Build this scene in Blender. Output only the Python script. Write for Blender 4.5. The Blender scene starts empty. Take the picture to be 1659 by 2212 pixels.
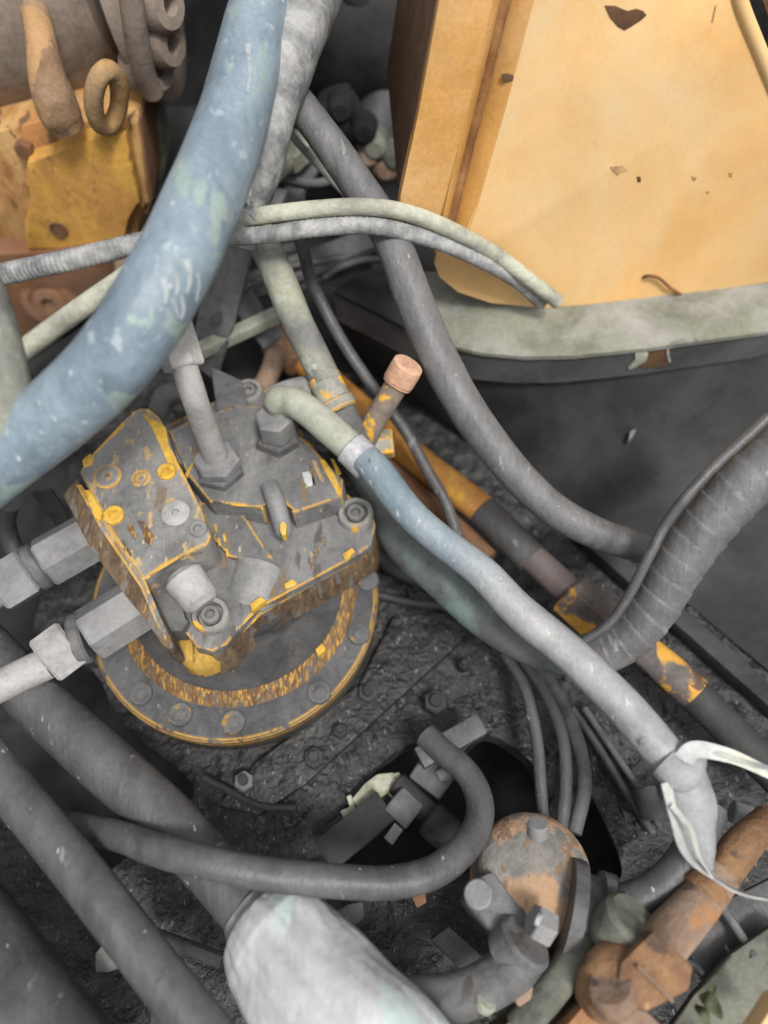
import bpy, bmesh, math, random
from mathutils import Vector, Matrix, noise
R = math.radians
random.seed(7)
S = bpy.context.scene
C = S.collection

# ------------------------------------------------------------------ camera
FPX = 745.0                      # focal length in pixels of a 768 x 1024 picture
TILT = R(28)                     # away from straight down
CAM = Vector((0, 0, 0.855))
cam = bpy.data.cameras.new('camera'); co = bpy.data.objects.new('camera', cam); C.objects.link(co)
co.location = CAM; co.rotation_euler = (TILT, 0, 0)
cam.sensor_width = 36; cam.lens = 36 * FPX / 1024
cam.clip_start = 0.01; cam.clip_end = 50
cam.dof.use_dof = True; cam.dof.focus_distance = 0.71; cam.dof.aperture_fstop = 1.7
S.camera = co

# ------------------------------------------------------------------ overcast sky and soft sun
w = bpy.data.worlds.new('World'); S.world = w; w.use_nodes = True
nt = w.node_tree; bg = nt.nodes['Background']
sky = nt.nodes.new('ShaderNodeTexSky'); sky.sky_type = 'NISHITA'; sky.sun_disc = False
sky.sun_elevation = R(64); sky.sun_rotation = R(148); sky.dust_density = 6; sky.air_density = 1.2
hs = nt.nodes.new('ShaderNodeHueSaturation'); hs.inputs['Saturation'].default_value = 0.3
nt.links.new(sky.outputs[0], hs.inputs['Color']); nt.links.new(hs.outputs[0], bg.inputs['Color'])
bg.inputs['Strength'].default_value = 0.085
sl = bpy.data.lights.new('sun', 'SUN'); sl.energy = 1.5; sl.angle = R(11); sl.color = (1, .965, .92)
so = bpy.data.objects.new('sun', sl); C.objects.link(so)
az, el = R(148), R(64)           # high, behind the camera's right
so.rotation_euler = Vector((math.sin(az) * math.cos(el), math.cos(az) * math.cos(el), math.sin(el))).to_track_quat('Z', 'Y').to_euler()
S.view_settings.view_transform = 'Standard'; S.view_settings.look = 'None'
S.view_settings.exposure = 0.68; S.view_settings.gamma = 1

# ------------------------------------------------------------------ where a sight line of the photograph meets a height / a plane
K = 768 / 1659.0
def ray(x, y):
    u, v = (x * K - 384) / FPX, (512 - y * K) / FPX
    c, s = math.cos(TILT), math.sin(TILT)
    return Vector((u, v * c + s, v * s - c))
def P(x, y, z):
    d = ray(x, y); return CAM + d * ((z - CAM.z) / d.z)
def Y(x, y, yy):
    d = ray(x, y); return CAM + d * (yy / d.y)
def onplane(x, y, p, n):
    d = ray(x, y); return CAM + d * ((p - CAM).dot(n) / d.dot(n))
def M(mx, my, z): return P(108 + mx * .4557, 810 + my * .4557, z)
def T(pts): return [P(*p) for p in pts]

# ------------------------------------------------------------------ materials
def mat(name, base, dust=None, dscale=18, dlo=.4, dhi=.62, edge=None, erad=.006, eamt=1.0, chip=None, cscale=30, cthr=.62,
        chip2=None, c2scale=60, c2thr=.66, rough=.75, bump=.25, bscale=160, spec=.35, stretch=None, speck=None, metal=0, blend=None, grime=.66, grain=.22, sscale=260, sthr=.72):
    m = bpy.data.materials.new(name); m.use_nodes = True
    t = m.node_tree; n = t.nodes; L = t.links.new; b = n['Principled BSDF']
    tc = n.new('ShaderNodeTexCoord'); oi = n.new('ShaderNodeObjectInfo')
    ad = n.new('ShaderNodeVectorMath'); ad.operation = 'ADD'
    sc = n.new('ShaderNodeVectorMath'); sc.operation = 'SCALE'; sc.inputs[0].default_value = (3.1, 5.7, 7.3)
    L(oi.outputs['Random'], sc.inputs['Scale'])
    L(tc.outputs['Object'], ad.inputs[0]); L(sc.outputs[0], ad.inputs[1])
    vec = ad.outputs[0]
    if stretch:
        mp = n.new('ShaderNodeMapping'); mp.inputs['Scale'].default_value = stretch[:3]
        if len(stretch) > 3: mp.inputs['Rotation'].default_value = (0, 0, R(stretch[3]))
        L(vec, mp.inputs[0]); vs = mp.outputs[0]
    else: vs = vec
    def nz(scale, detail=5, v=None, ro=.6, dist=0):
        q = n.new('ShaderNodeTexNoise'); q.inputs['Scale'].default_value = scale; q.inputs['Detail'].default_value = detail
        q.inputs['Roughness'].default_value = ro; q.inputs['Distortion'].default_value = dist
        L(v or vec, q.inputs['Vector']); return q.outputs['Fac']
    def ramp(f, lo, hi):
        q = n.new('ShaderNodeMapRange'); q.inputs['From Min'].default_value = lo; q.inputs['From Max'].default_value = hi
        L(f, q.inputs['Value']); return q.outputs[0]
    def mul(a, c):
        q = n.new('ShaderNodeMath'); q.operation = 'MULTIPLY'; L(a, q.inputs[0])
        if isinstance(c, (int, float)): q.inputs[1].default_value = c
        else: L(c, q.inputs[1])
        return q.outputs[0]
    def mix(f, a, c):
        q = n.new('ShaderNodeMix'); q.data_type = 'RGBA'; L(f, q.inputs[0])
        for i, x in ((6, a), (7, c)):
            if isinstance(x, tuple): q.inputs[i].default_value = (*x, 1)
            else: L(x, q.inputs[i])
        return q.outputs[2]
    d = tuple(x * grime for x in base)
    col = mix(ramp(nz(dscale * 2.3, 8, None, .68), .38, .60), d, base)
    if dust: col = mix(ramp(nz(dscale, 7, vs, .65, .4), dlo, dhi), col, dust)
    if blend:
        dp_ = n.new('ShaderNodeVectorMath'); dp_.operation = 'DOT_PRODUCT'; dp_.inputs[1].default_value = blend[2]; L(tc.outputs['Object'], dp_.inputs[0])
        ma = n.new('ShaderNodeMath'); ma.operation = 'MULTIPLY_ADD'; ma.inputs[1].default_value = .05; L(nz(16, 5), ma.inputs[0]); L(dp_.outputs['Value'], ma.inputs[2])
        col = mix(ramp(ma.outputs[0], blend[3], blend[4]), col, mix(ramp(nz(15, 7), .36, .62), blend[0], blend[1]))
    if chip: col = mix(ramp(nz(cscale, 4, vs, .55, .3), cthr - .012, cthr + .035), col, chip)
    if chip2: col = mix(ramp(nz(c2scale, 4, vs, .55), c2thr - .012, c2thr + .035), col, chip2)
    if edge:
        bv = n.new('ShaderNodeBevel'); bv.samples = 5; bv.inputs['Radius'].default_value = erad
        ge = n.new('ShaderNodeNewGeometry')
        dt = n.new('ShaderNodeVectorMath'); dt.operation = 'DOT_PRODUCT'
        L(bv.outputs[0], dt.inputs[0]); L(ge.outputs['Normal'], dt.inputs[1])
        iv = n.new('ShaderNodeMath'); iv.operation = 'SUBTRACT'; iv.inputs[0].default_value = 1; L(dt.outputs['Value'], iv.inputs[1])
        e = mul(ramp(iv.outputs[0], .006, .05), ramp(nz(55, 4, vs), .63 - .3 * eamt, .72 - .3 * eamt))
        col = mix(e, col, edge)
    if speck:
        mq = n.new('ShaderNodeMapping'); mq.inputs['Scale'].default_value = (1.7, .6, 1.2); mq.inputs['Rotation'].default_value = (0, 0, R(24)); L(vec, mq.inputs[0])
        col = mix(ramp(nz(sscale, 2, mq.outputs[0]), sthr, sthr + .03), col, speck)
    if grain:
        hv = n.new('ShaderNodeMix'); hv.data_type = 'RGBA'; hv.blend_type = 'MULTIPLY'; hv.inputs[0].default_value = grain
        L(col, hv.inputs[6]); L(mix(ramp(nz(210, 5, None, .75), .36, .60), (.45, .44, .43), (1.25, 1.25, 1.25)), hv.inputs[7]); col = hv.outputs[2]
    L(col, b.inputs['Base Color'])
    b.inputs['Specular IOR Level'].default_value = spec; b.inputs['Metallic'].default_value = metal
    rr = n.new('ShaderNodeMapRange'); rr.inputs['To Min'].default_value = rough - .12; rr.inputs['To Max'].default_value = min(1, rough + .12)
    L(nz(dscale * 3, 4), rr.inputs['Value']); L(rr.outputs[0], b.inputs['Roughness'])
    bp = n.new('ShaderNodeBump'); bp.inputs['Strength'].default_value = bump; bp.inputs['Distance'].default_value = .004
    ms = n.new('ShaderNodeMath'); ms.operation = 'ADD'; L(nz(bscale, 6, vs, .6), ms.inputs[0]); L(mul(nz(bscale * .2, 4), 2.0), ms.inputs[1])
    L(ms.outputs[0], bp.inputs['Height']); L(bp.outputs[0], b.inputs['Normal'])
    return m

YEL = (.72, .40, .045); RUST = (.22, .085, .03); BROWN = (.20, .10, .05); TAN = (.42, .27, .15)
m_deck   = mat('oily_deck', (.014, .014, .015), (.050, .050, .050), 26, .46, .68, chip=(.008, .008, .008), cscale=34, cthr=.58, speck=(.24, .24, .24), sscale=190, sthr=.67, bump=.9, bscale=170, rough=.36, spec=.7)
m_clod   = mat('dirt', (.06, .06, .06), (.13, .13, .13), 40, rough=.8)
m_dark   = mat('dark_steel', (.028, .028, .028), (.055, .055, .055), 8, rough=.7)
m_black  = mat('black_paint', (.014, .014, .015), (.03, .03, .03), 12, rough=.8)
m_bolt   = mat('flange_bolt_grey', (.11, .11, .112), (.16, .16, .16), 30, chip=(.34, .21, .06), cscale=60, cthr=.62, rough=.75)
m_wall   = mat('bulkhead', (.022, .022, .023), (.040, .040, .040), 9, .42, .62, speck=(.16, .16, .16), sscale=60, sthr=.76, bump=.2, rough=.7)
m_panel  = mat('orange_paint', (.82, .49, .19), (.76, .57, .32), 4, .38, .62, chip2=(.40, .25, .12), c2scale=60, c2thr=.735, bump=.04, rough=.5, spec=.4, grime=.86, grain=.07)
m_fold   = mat('orange_paint_worn', (.64, .34, .10), (.66, .40, .17), 6, .42, .62, bump=.06, rough=.5, grime=.82, grain=.2)
m_gshade  = mat('brown_groove_shade', (.27, .125, .045), (.36, .19, .075), 20, rough=.9, bump=.3)  # brown for the shade painted into the panel groove
m_mark   = mat('primer_and_shade_brown', (.16, .085, .045), rough=.8)  # bare primer spots, and the painted shade of the housing side
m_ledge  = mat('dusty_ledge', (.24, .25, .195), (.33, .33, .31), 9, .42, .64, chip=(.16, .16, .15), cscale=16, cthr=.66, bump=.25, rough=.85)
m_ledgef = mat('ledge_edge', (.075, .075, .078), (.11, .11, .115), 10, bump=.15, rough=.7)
m_blue   = mat('blue_dusty_rubber', (.165, .225, .28), (.31, .385, .44), 8, .34, .66, chip=(.29, .37, .35), cscale=22, cthr=.60, stretch=(1.5, .75, 1, 30), chip2=(.34, .40, .44), c2scale=60, c2thr=.64, speck=(.48, .52, .54), sscale=90, sthr=.70, bump=.35, bscale=90, rough=.45, spec=.55, grime=.7)
m_hose   = mat('grey_dusty_rubber', (.115, .115, .117), (.185, .185, .185), 26, .32, .72, chip=(.25, .25, .245), cscale=60, cthr=.66, stretch=(1.6, .6, 1, 30), speck=(.32, .32, .31), sscale=170, sthr=.71, grime=.8, bump=.3, bscale=120, rough=.52, spec=.5)
m_hosel  = mat('light_dusty_rubber', (.20, .20, .195), (.33, .34, .26), 13, .38, .62, chip=(.40, .41, .36), cscale=30, cthr=.64, bump=.35, bscale=120, rough=.75)
m_hosed  = mat('dark_rubber', (.070, .070, .072), (.125, .125, .125), 22, .34, .72, chip=(.20, .20, .20), cscale=52, cthr=.68, stretch=(1.6, .6, 1, 24), grime=.8, bump=.25, rough=.46, spec=.5, speck=(.40, .42, .42), sscale=80, sthr=.71)
m_hoseb  = mat('black_rubber', (.04, .04, .042), (.085, .085, .085), 12, .42, .66, bump=.2, rough=.6)
m_green  = mat('green_dusty_rubber', (.13, .135, .137), (.16, .215, .195), 9, .42, .58, bump=.2, rough=.65)
m_jblue  = mat('pale_hose_rubber', (.17, .23, .28), (.30, .33, .33), 9, .42, .62, speck=(.45, .47, .48), sscale=80, sthr=.70, bump=.25, bscale=90, rough=.5, spec=.5)
m_jgrey  = mat('pale_grey_hose_rubber', (.26, .265, .27), (.40, .40, .40), 14, .36, .62, chip=(.15, .15, .15), cscale=30, cthr=.65, chip2=(.50, .50, .49), c2scale=44, c2thr=.66, bump=.3, bscale=90, rough=.6)
m_cream  = mat('cream_dust', (.40, .40, .33), (.52, .53, .42), 20, .4, .6, bump=.35, bscale=140, rough=.8)
m_grey   = mat('grey_dust_metal', (.24, .24, .235), (.31, .31, .30), 20, rough=.75, bump=.2)
m_greyd  = mat('dark_grey_metal', (.11, .11, .11), (.17, .17, .17), 20, rough=.7, bump=.2)
m_zinc   = mat('grey_steel', (.21, .21, .21), (.27, .27, .27), 14, rough=.6, bump=.12)
m_nut    = mat('bright_worn_steel', (.50, .49, .47), (.56, .54, .51), 18, rough=.55, bump=.12)
m_pale   = mat('pale_steel', (.37, .36, .35), (.44, .43, .42), 18, rough=.65, bump=.15)
m_sage   = mat('sage_fitting', (.34, .36, .28), (.42, .43, .36), 16, rough=.65, bump=.15)
m_silver = mat('silver_collar', (.50, .50, .52), (.40, .40, .42), 40, rough=.4, bump=.15, spec=.6)
m_cover  = mat('grey_over_yellow', (.150, .152, .153), (.225, .225, .222), 16, .36, .64, edge=YEL, eamt=.70, erad=.005, chip=(.20, .14, .085), cscale=30, cthr=.62, chip2=(.105, .095, .085), c2scale=22, c2thr=.61, stretch=(1.5, .62, 1, 24), speck=(.40, .34, .24), sscale=110, sthr=.69, bump=.45, rough=.72)
m_block  = mat('worn_yellow_block', (.18, .182, .18), (.265, .26, .25), 16, .36, .64, edge=YEL, eamt=.85, erad=.006, chip=(.46, .33, .17), cscale=58, cthr=.605, chip2=(.20, .155, .115), c2scale=26, c2thr=.595, stretch=(1.4, .65, 1, 24), speck=(.56, .42, .22), sscale=130, sthr=.70, bump=.45, rough=.72)
m_skirt  = mat('rusty_yellow_casting', (.105, .068, .042), (.18, .125, .075), 55, .4, .6, chip=(.36, .22, .07), cscale=95, cthr=.64, chip2=(.17, .155, .14), c2scale=50, c2thr=.58, stretch=(2.2, .55, .5, 24), bump=.5, rough=.85)
m_flange = mat('dark_grey_flange', (.070, .072, .075), (.118, .12, .123), 18, edge=YEL, eamt=.9, erad=.0045, bump=.4, rough=.6, speck=(.28, .28, .28), sscale=120, sthr=.70, chip=(.06, .05, .04), cscale=26, cthr=.64, stretch=(1.4, .7, 1, 24))
m_hub    = mat('dark_hub', (.040, .041, .043), (.075, .075, .075), 20, chip=(.09, .06, .04), cscale=40, cthr=.63, chip2=(.20, .13, .06), c2scale=90, c2thr=.71, speck=(.22, .22, .22), sscale=120, sthr=.73, rough=.7)
m_step   = mat('flaking_yellow_step', (.13, .065, .028), (.24, .14, .055), 60, .40, .6, chip=(.44, .26, .06), cscale=190, cthr=.545, chip2=(.11, .10, .09), c2scale=120, c2thr=.545, stretch=(2.4, .45, 1, 22), bump=.4, rough=.8)
m_foot   = mat('worn_yellow_boss', (.42, .26, .055), (.52, .33, .07), 30, chip=(.17, .09, .04), cscale=50, cthr=.56, stretch=(2, .6, .6, 24), rough=.8, bump=.4)
m_boss   = mat('grey_screw_boss', (.24, .235, .22), (.30, .29, .27), 30, chip=YEL, cscale=26, cthr=.60, rough=.7)
m_side   = mat('yellow_flange_side', (.22, .125, .03), (.09, .06, .03), 20, .45, .7, rough=.75)
m_yel    = mat('yellow_paint', (.74, .44, .06), (.66, .45, .14), 50, .5, .7, rough=.55, bump=.15)
m_yelgr  = mat('yellow_grey_fitting', (.27, .27, .24), (.34, .34, .29), 30, chip=YEL, cscale=42, cthr=.55, edge=YEL, eamt=.9, erad=.004, rough=.7)
m_knob   = mat('faded_orange_cap', (.62, .33, .21), (.68, .46, .32), 14, .42, .62, rough=.75, bump=.25)
m_drain  = mat('dirty_brown_tube', (.20, .165, .14), (.27, .21, .16), 26, chip=YEL, cscale=30, cthr=.58, rough=.75)
m_opipe  = mat('orange_pipe_paint', (.54, .24, .05), (.62, .31, .09), 16, .42, .62, chip=(.74, .40, .06), cscale=16, cthr=.63, chip2=(.13, .08, .05), c2scale=34, c2thr=.70, rough=.6, bump=.15)
m_chip   = mat('chipped_orange_steel', (.13, .115, .11), (.17, .15, .14), 24, chip=(.64, .34, .055), cscale=19, cthr=.485, chip2=(.13, .085, .06), c2scale=34, c2thr=.60, rough=.7, bump=.3)
m_bare   = mat('brown_bare_tube', (.20, .15, .135), (.15, .13, .13), 20, chip=(.62, .34, .06), cscale=22, cthr=.66, rough=.5, bump=.12)
m_cast   = mat('dusty_brown_casting', (.25, .195, .155), (.36, .30, .25), 9, .4, .66, rough=.9, bump=.2)
m_valve  = mat('orange_valve', (.50, .24, .085), (.58, .36, .15), 12, .42, .6, chip=(.20, .11, .055), cscale=30, cthr=.60, stretch=(2, 1, .7), rough=.85, bump=.35)
m_lug    = mat('brown_orange_lug', (.27, .165, .095), (.36, .24, .15), 16, .42, .6, chip=(.43, .26, .125), cscale=18, cthr=.52, rough=.85, bump=.35)
m_valvep = mat('ochre_valve_plate', (.60, .31, .085), (.66, .37, .075), 7, .45, .55, chip2=(.34, .17, .06), c2scale=50, c2thr=.63, stretch=(2, 1, .7), rough=.8, bump=.3, grime=.78)
m_rblock = mat('rust_brown_block', (.24, .115, .055), (.20, .12, .075), 12, .42, .64, rough=.9, bump=.3)
m_white  = mat('white_plastic_wrap', (.47, .48, .49), (.58, .60, .60), 12, .40, .64, chip=(.58, .50, .38), cscale=11, cthr=.68, chip2=(.50, .60, .57), c2scale=8, c2thr=.54, rough=.42, spec=.5, bump=.9, bscale=30, stretch=(1.8, .5, 1, 40), grime=.84, grain=.15)
m_ribbon = mat('white_plastic_strip', (.56, .57, .56), (.64, .66, .52), 14, .5, .66, rough=.5)
m_sheet  = mat('grey_plastic_sheath', (.30, .31, .32), (.38, .39, .40), 12, rough=.5, bump=.2)
m_rcap   = mat('rusty_cap', (.22, .215, .20), (.28, .265, .24), 20, chip=(.46, .30, .185), cscale=15, cthr=.48, chip2=(.25, .17, .11), c2scale=60, c2thr=.58, stretch=(1.3, .8, 1, 24), rough=.85, bump=.5)
m_rpipe  = mat('orange_rust_pipe', (.21, .11, .062), (.31, .18, .09), 16, .40, .62, chip=(.12, .08, .055), cscale=26, cthr=.60, chip2=(.40, .26, .13), c2scale=30, c2thr=.63, rough=.8, bump=.6)
m_rpale  = mat('pale_rust', (.25, .165, .115), (.36, .26, .19), 14, chip=(.36, .18, .08), cscale=18, cthr=.60, chip2=(.12, .09, .07), c2scale=36, c2thr=.64, rough=.85, bump=.5)
m_sagedk = mat('mossy_grey', (.115, .12, .10), (.21, .22, .175), 14, rough=.85, bump=.35)
m_conduit= mat('grey_conduit', (.20, .205, .21), (.40, .40, .39), 30, .4, .6, rough=.7, bump=.3)
m_leaf   = mat('dry_leaf', (.06, .075, .04), (.12, .13, .07), 60, rough=.8)
m_shred  = mat('torn_grey_tape', (.32, .36, .37), (.42, .45, .46), 40, rough=.6)
m_eye    = mat('dusty_ochre_eye', (.44, .27, .11), (.36, .25, .15), 18, .4, .62, rough=.85, bump=.3)
m_faint  = mat('faint_brown_scrape', (.46, .30, .14), (.56, .38, .18), 60, rough=.8)
m_mid    = mat('mid_grey_metal', (.13, .13, .13), (.20, .20, .20), 20, chip=(.09, .085, .08), cscale=26, cthr=.62, rough=.6, bump=.3)
m_lime   = mat('lime_flake', (.36, .38, .26), (.50, .50, .42), 60, rough=.9, bump=.6)

# ------------------------------------------------------------------ geometry: each returns (vertices, faces) in world space
def smoothpath(pts, n):
    p = [Vector(q) for q in pts]
    if len(p) == 2: return [p[0].lerp(p[1], i / n) for i in range(n + 1)]
    p = [p[0] * 2 - p[1]] + p + [p[-1] * 2 - p[-2]]
    out = []; seg = len(p) - 3; per = max(2, n // seg)
    for i in range(seg):
        a, b, c, d = p[i:i + 4]
        for k in range(per):
            t = k / per
            out.append(.5 * ((2 * b) + (c - a) * t + (2 * a - 5 * b + 4 * c - d) * t * t + (3 * b - a - 3 * c + d) * t ** 3))
    out.append(p[-2].copy()); return out
def tube(pts, r, n=48, seg=20, rib=None, helix=None, wob=.03, end=True, smooth=True, fold=0):
    """r: number or list along the path; rib=(pitch, depth): ring ribs; helix=(pitch, depth): overlapping spiral wrap"""
    c = smoothpath(pts, n) if smooth else [Vector(q) for q in pts]
    N = len(c); V = []; F = []
    rr = r if isinstance(r, (list, tuple)) else [r, r]
    tan = [(c[min(i + 1, N - 1)] - c[max(i - 1, 0)]).normalized() for i in range(N)]
    up = Vector((0, 0, 1)) if abs(tan[0].z) < .9 else Vector((0, 1, 0))
    u = (up - tan[0] * up.dot(tan[0])).normalized(); s = 0; sd = random.random() * 50
    for i in range(N):
        if i: s += (c[i] - c[i - 1]).length
        u = (u - tan[i] * u.dot(tan[i])).normalized(); v = tan[i].cross(u)
        f = i / (N - 1) * (len(rr) - 1); k = min(int(f), len(rr) - 2); rad = rr[k] + (rr[k + 1] - rr[k]) * (f - k)
        for j in range(seg):
            a = 2 * math.pi * j / seg; q = rad
            if rib: q *= 1 + rib[1] * math.cos(2 * math.pi * s / rib[0])
            if helix: q *= 1 + helix[1] * (((s / helix[0] + j / seg) % 1) - .5)
            d = u * math.cos(a) + v * math.sin(a)
            if wob: q *= 1 + wob * noise.noise(c[i] * 18 + d * 1.2 + Vector((sd, 0, 0)))
            if fold:
                e_ = noise.noise(Vector((math.cos(a) * 2.6, math.sin(a) * 2.6, s * 5 + sd))); e2 = noise.noise(Vector((math.cos(a) * 6, math.sin(a) * 6, s * 9 + sd)))
                q *= 1 + fold * ((1 - abs(e_) * 2.4) + .5 * (1 - abs(e2) * 2.4))
            V.append(c[i] + d * q)
    for i in range(N - 1):
        for j in range(seg):
            a, b = i * seg + j, i * seg + (j + 1) % seg
            F.append((a, b, b + seg, a + seg))
    if end: F.append(tuple(reversed(range(seg)))); F.append(tuple(range((N - 1) * seg, N * seg)))
    return V, F
def lathe(p0, axis, prof, seg=32, phase=0.0, closed=True):
    """prof: (distance along axis, radius) from the base outwards, radius 0 closes it"""
    p0 = Vector(p0); ax = Vector(axis).normalized()
    up = Vector((0, 0, 1)) if abs(ax.z) < .9 else Vector((0, 1, 0))
    u = (up - ax * up.dot(ax)).normalized(); v = ax.cross(u); V = []; F = []
    for h, r in prof:
        for j in range(seg):
            a = 2 * math.pi * j / seg + phase
            V.append(p0 + ax * h + (u * math.cos(a) + v * math.sin(a)) * r)
    for i in range(len(prof) - 1):
        for j in range(seg):
            a, b = i * seg + j, i * seg + (j + 1) % seg
            F.append((a, b, b + seg, a + seg))
    F.append(tuple(reversed(range(seg)))); F.append(tuple(range((len(prof) - 1) * seg, len(prof) * seg)))
    return V, F
def rod(p0, p1, r, seg=24, r1=None, ch=.12, phase=0.0):
    p0, p1 = Vector(p0), Vector(p1); l = (p1 - p0).length; r1 = r if r1 is None else r1; c = min(r * ch, l * .2)
    return lathe(p0, p1 - p0, [(0, r - c), (c, r), (l - c, r1), (l, r1 - c)], seg, phase)
def hexa(p0, p1, r, phase=0.0): return rod(p0, p1, r, 6, None, .10, phase)
def cap_screw(p, ax, r, h):
    return lathe(p, ax, [(0, r), (h * .88, r), (h, r * .92), (h, r * .56), (h * .35, r * .52), (h * .35, r * .1)], 24)
def bev(bm, off, seg=2):
    if off: bmesh.ops.bevel(bm, geom=bm.edges[:], offset=off, segments=seg, profile=.6, affect='EDGES', clamp_overlap=True)
    bmesh.ops.recalc_face_normals(bm, faces=bm.faces)
    V = [v.co.copy() for v in bm.verts]; ix = {v: i for i, v in enumerate(bm.verts)}
    F = [tuple(ix[v] for v in f.verts) for f in bm.faces]; bm.free(); return V, F
def prism(top, drop, off=.002, draft=0.0, seg=2):
    """polygon 'top' pushed along vector 'drop'; draft widens the far side about the centre"""
    bm = bmesh.new(); drop = Vector(drop); n = len(top)
    cen = sum((Vector(p) for p in top), Vector()) / n
    a = [bm.verts.new(p) for p in top]
    b = [bm.verts.new(Vector(p) + (Vector(p) - cen) * draft + drop) for p in top]
    bm.faces.new(a); bm.faces.new(list(reversed(b)))
    for i in range(n): bm.faces.new((a[i], b[i], b[(i + 1) % n], a[(i + 1) % n]))
    return bev(bm, off, seg)
def box(c, x, y, z, off=.002):
    """centre and three half-axis vectors"""
    c, x, y, z = map(Vector, (c, x, y, z)); bm = bmesh.new()
    v = [bm.verts.new(c + x * i + y * j + z * k) for i in (-1, 1) for j in (-1, 1) for k in (-1, 1)]
    for f in ((0, 1, 3, 2), (4, 6, 7, 5), (0, 4, 5, 1), (2, 3, 7, 6), (0, 2, 6, 4), (1, 5, 7, 3)): bm.faces.new([v[i] for i in f])
    return bev(bm, off)
def bar(p0, p1, wd, th, off=.0015, up=(0, 0, 1)):
    p0, p1 = Vector(p0), Vector(p1); d = (p1 - p0); t = d.normalized(); up = Vector(up)
    s = t.cross(up).normalized(); q = s.cross(t)
    return box((p0 + p1) / 2, d / 2, s * wd / 2, q * th / 2, off)
def strip(pts, wd, n=30, th=.0012, twist=0.0, ang=0.0):
    """thin strap along a path with a real thickness"""
    c = smoothpath(pts, n); N = len(c); V = []; F = []
    for i in range(N):
        t = (c[min(i + 1, N - 1)] - c[max(i - 1, 0)]).normalized()
        s = t.cross(Vector((0, 0, 1))).normalized(); q = s.cross(t)
        a = ang + twist * i / (N - 1); s, q = s * math.cos(a) + q * math.sin(a), q * math.cos(a) - s * math.sin(a)
        ww = wd[0] + (wd[1] - wd[0]) * i / (N - 1) if isinstance(wd, tuple) else wd
        V += [c[i] + s * ww / 2 + q * th / 2, c[i] - s * ww / 2 + q * th / 2, c[i] - s * ww / 2 - q * th / 2, c[i] + s * ww / 2 - q * th / 2]
    for i in range(N - 1):
        for j in range(4):
            a, b = i * 4 + j, i * 4 + (j + 1) % 4; F.append((a, b, b + 4, a + 4))
    F += [(3, 2, 1, 0), (N * 4 - 4, N * 4 - 3, N * 4 - 2, N * 4 - 1)]; return V, F

W = {}
def thing(name, label, cat, loc, group=None):
    o = bpy.data.objects.new(name, None); C.objects.link(o); o.location = loc; W[o] = Vector(loc); o.empty_display_size = .02
    o['label'] = label; o['category'] = cat
    if group: o['group'] = group
    return o
def add(name, g, m, parent=None, label=None, cat=None, group=None, kind=None, flat=False):
    V, F = g
    if parent: org = W[parent] if parent.type == 'EMPTY' else W[parent]
    else:
        org = sum((Vector(v) for v in V), Vector()) / len(V); org.z = min(v[2] for v in V)
    me = bpy.data.meshes.new(name); me.from_pydata([tuple(Vector(v) - org) for v in V], [], F); me.update()
    bm = bmesh.new(); bm.from_mesh(me); bmesh.ops.recalc_face_normals(bm, faces=bm.faces); bm.to_mesh(me); bm.free()
    for p in me.polygons: p.use_smooth = not flat
    if not flat: me.set_sharp_from_angle(angle=R(38))
    me.materials.append(m)
    o = bpy.data.objects.new(name, me); C.objects.link(o)
    W[o] = org.copy()
    if parent: o.parent = parent
    else: o.location = org
    for k, v in (('label', label), ('category', cat), ('group', group), ('kind', kind)):
        if v: o[k] = v
    return o
def dup_part(o, delta, parent):
    c = o.copy(); C.objects.link(c); c.parent = parent; c.location = Vector(o.location) + Vector(delta); W[c] = W[o] + Vector(delta); return c

# ------------------------------------------------------------------ the setting: deck with two openings, pit, bulkheads
hole1 = [tuple(P(x, y, 0).xy) for x, y in ((715, 1850), (735, 1760), (815, 1665), (880, 1612), (930, 1605), (985, 1640), (1050, 1590), (1130, 1632), (1172, 1700), (1165, 1775), (1120, 1840), (1000, 1885), (800, 1890))]
hole2 = [tuple(P(x, y, 0).xy) for x, y in ((1265, 1720), (1300, 1770), (1335, 1850), (1335, 1900), (1270, 1905), (1235, 1860))]
hole3 = [tuple(P(x, y, 0).xy) for x, y in ((-80, 1480), (180, 1440), (260, 1560), (420, 1700), (330, 1780), (200, 1900), (60, 1760), (-80, 1650))]
def roundoff(poly):
    n = len(poly); p = [Vector(q) for q in poly]; out = []
    for i in range(n):
        a, b, c, d = p[i - 1], p[i], p[(i + 1) % n], p[(i + 2) % n]
        for k in range(5):
            t = k / 5; q = .5 * ((2 * b) + (c - a) * t + (2 * a - 5 * b + 4 * c - d) * t * t + (3 * b - a - 3 * c + d) * t ** 3); out.append((q.x, q.y))
    return out
hole1, hole2, hole3 = map(roundoff, (hole1, hole2, hole3))
def inside(x, y, poly):
    r = False; n = len(poly)
    for i in range(n):
        x1, y1 = poly[i]; x2, y2 = poly[(i + 1) % n]
        if (y1 > y) != (y2 > y) and x < (x2 - x1) * (y - y1) / (y2 - y1) + x1: r = not r
    return r
st = .0045; nx, ny = 200, 200; x0, y0 = -.42, -.22
V = []; F = []
for j in range(ny + 1):
    for i in range(nx + 1):
        x, y = x0 + i * st, y0 + j * st
        z = .0040 * noise.fractal(Vector((x * 22, y * 22, 0)), 1, 2, 5) + .0035 * max(0, noise.noise(Vector((x * 75, y * 75, 4)))) + .003 * noise.noise(Vector((x * 150, y * 60, 9)))
        V.append((x, y, z))
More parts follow.
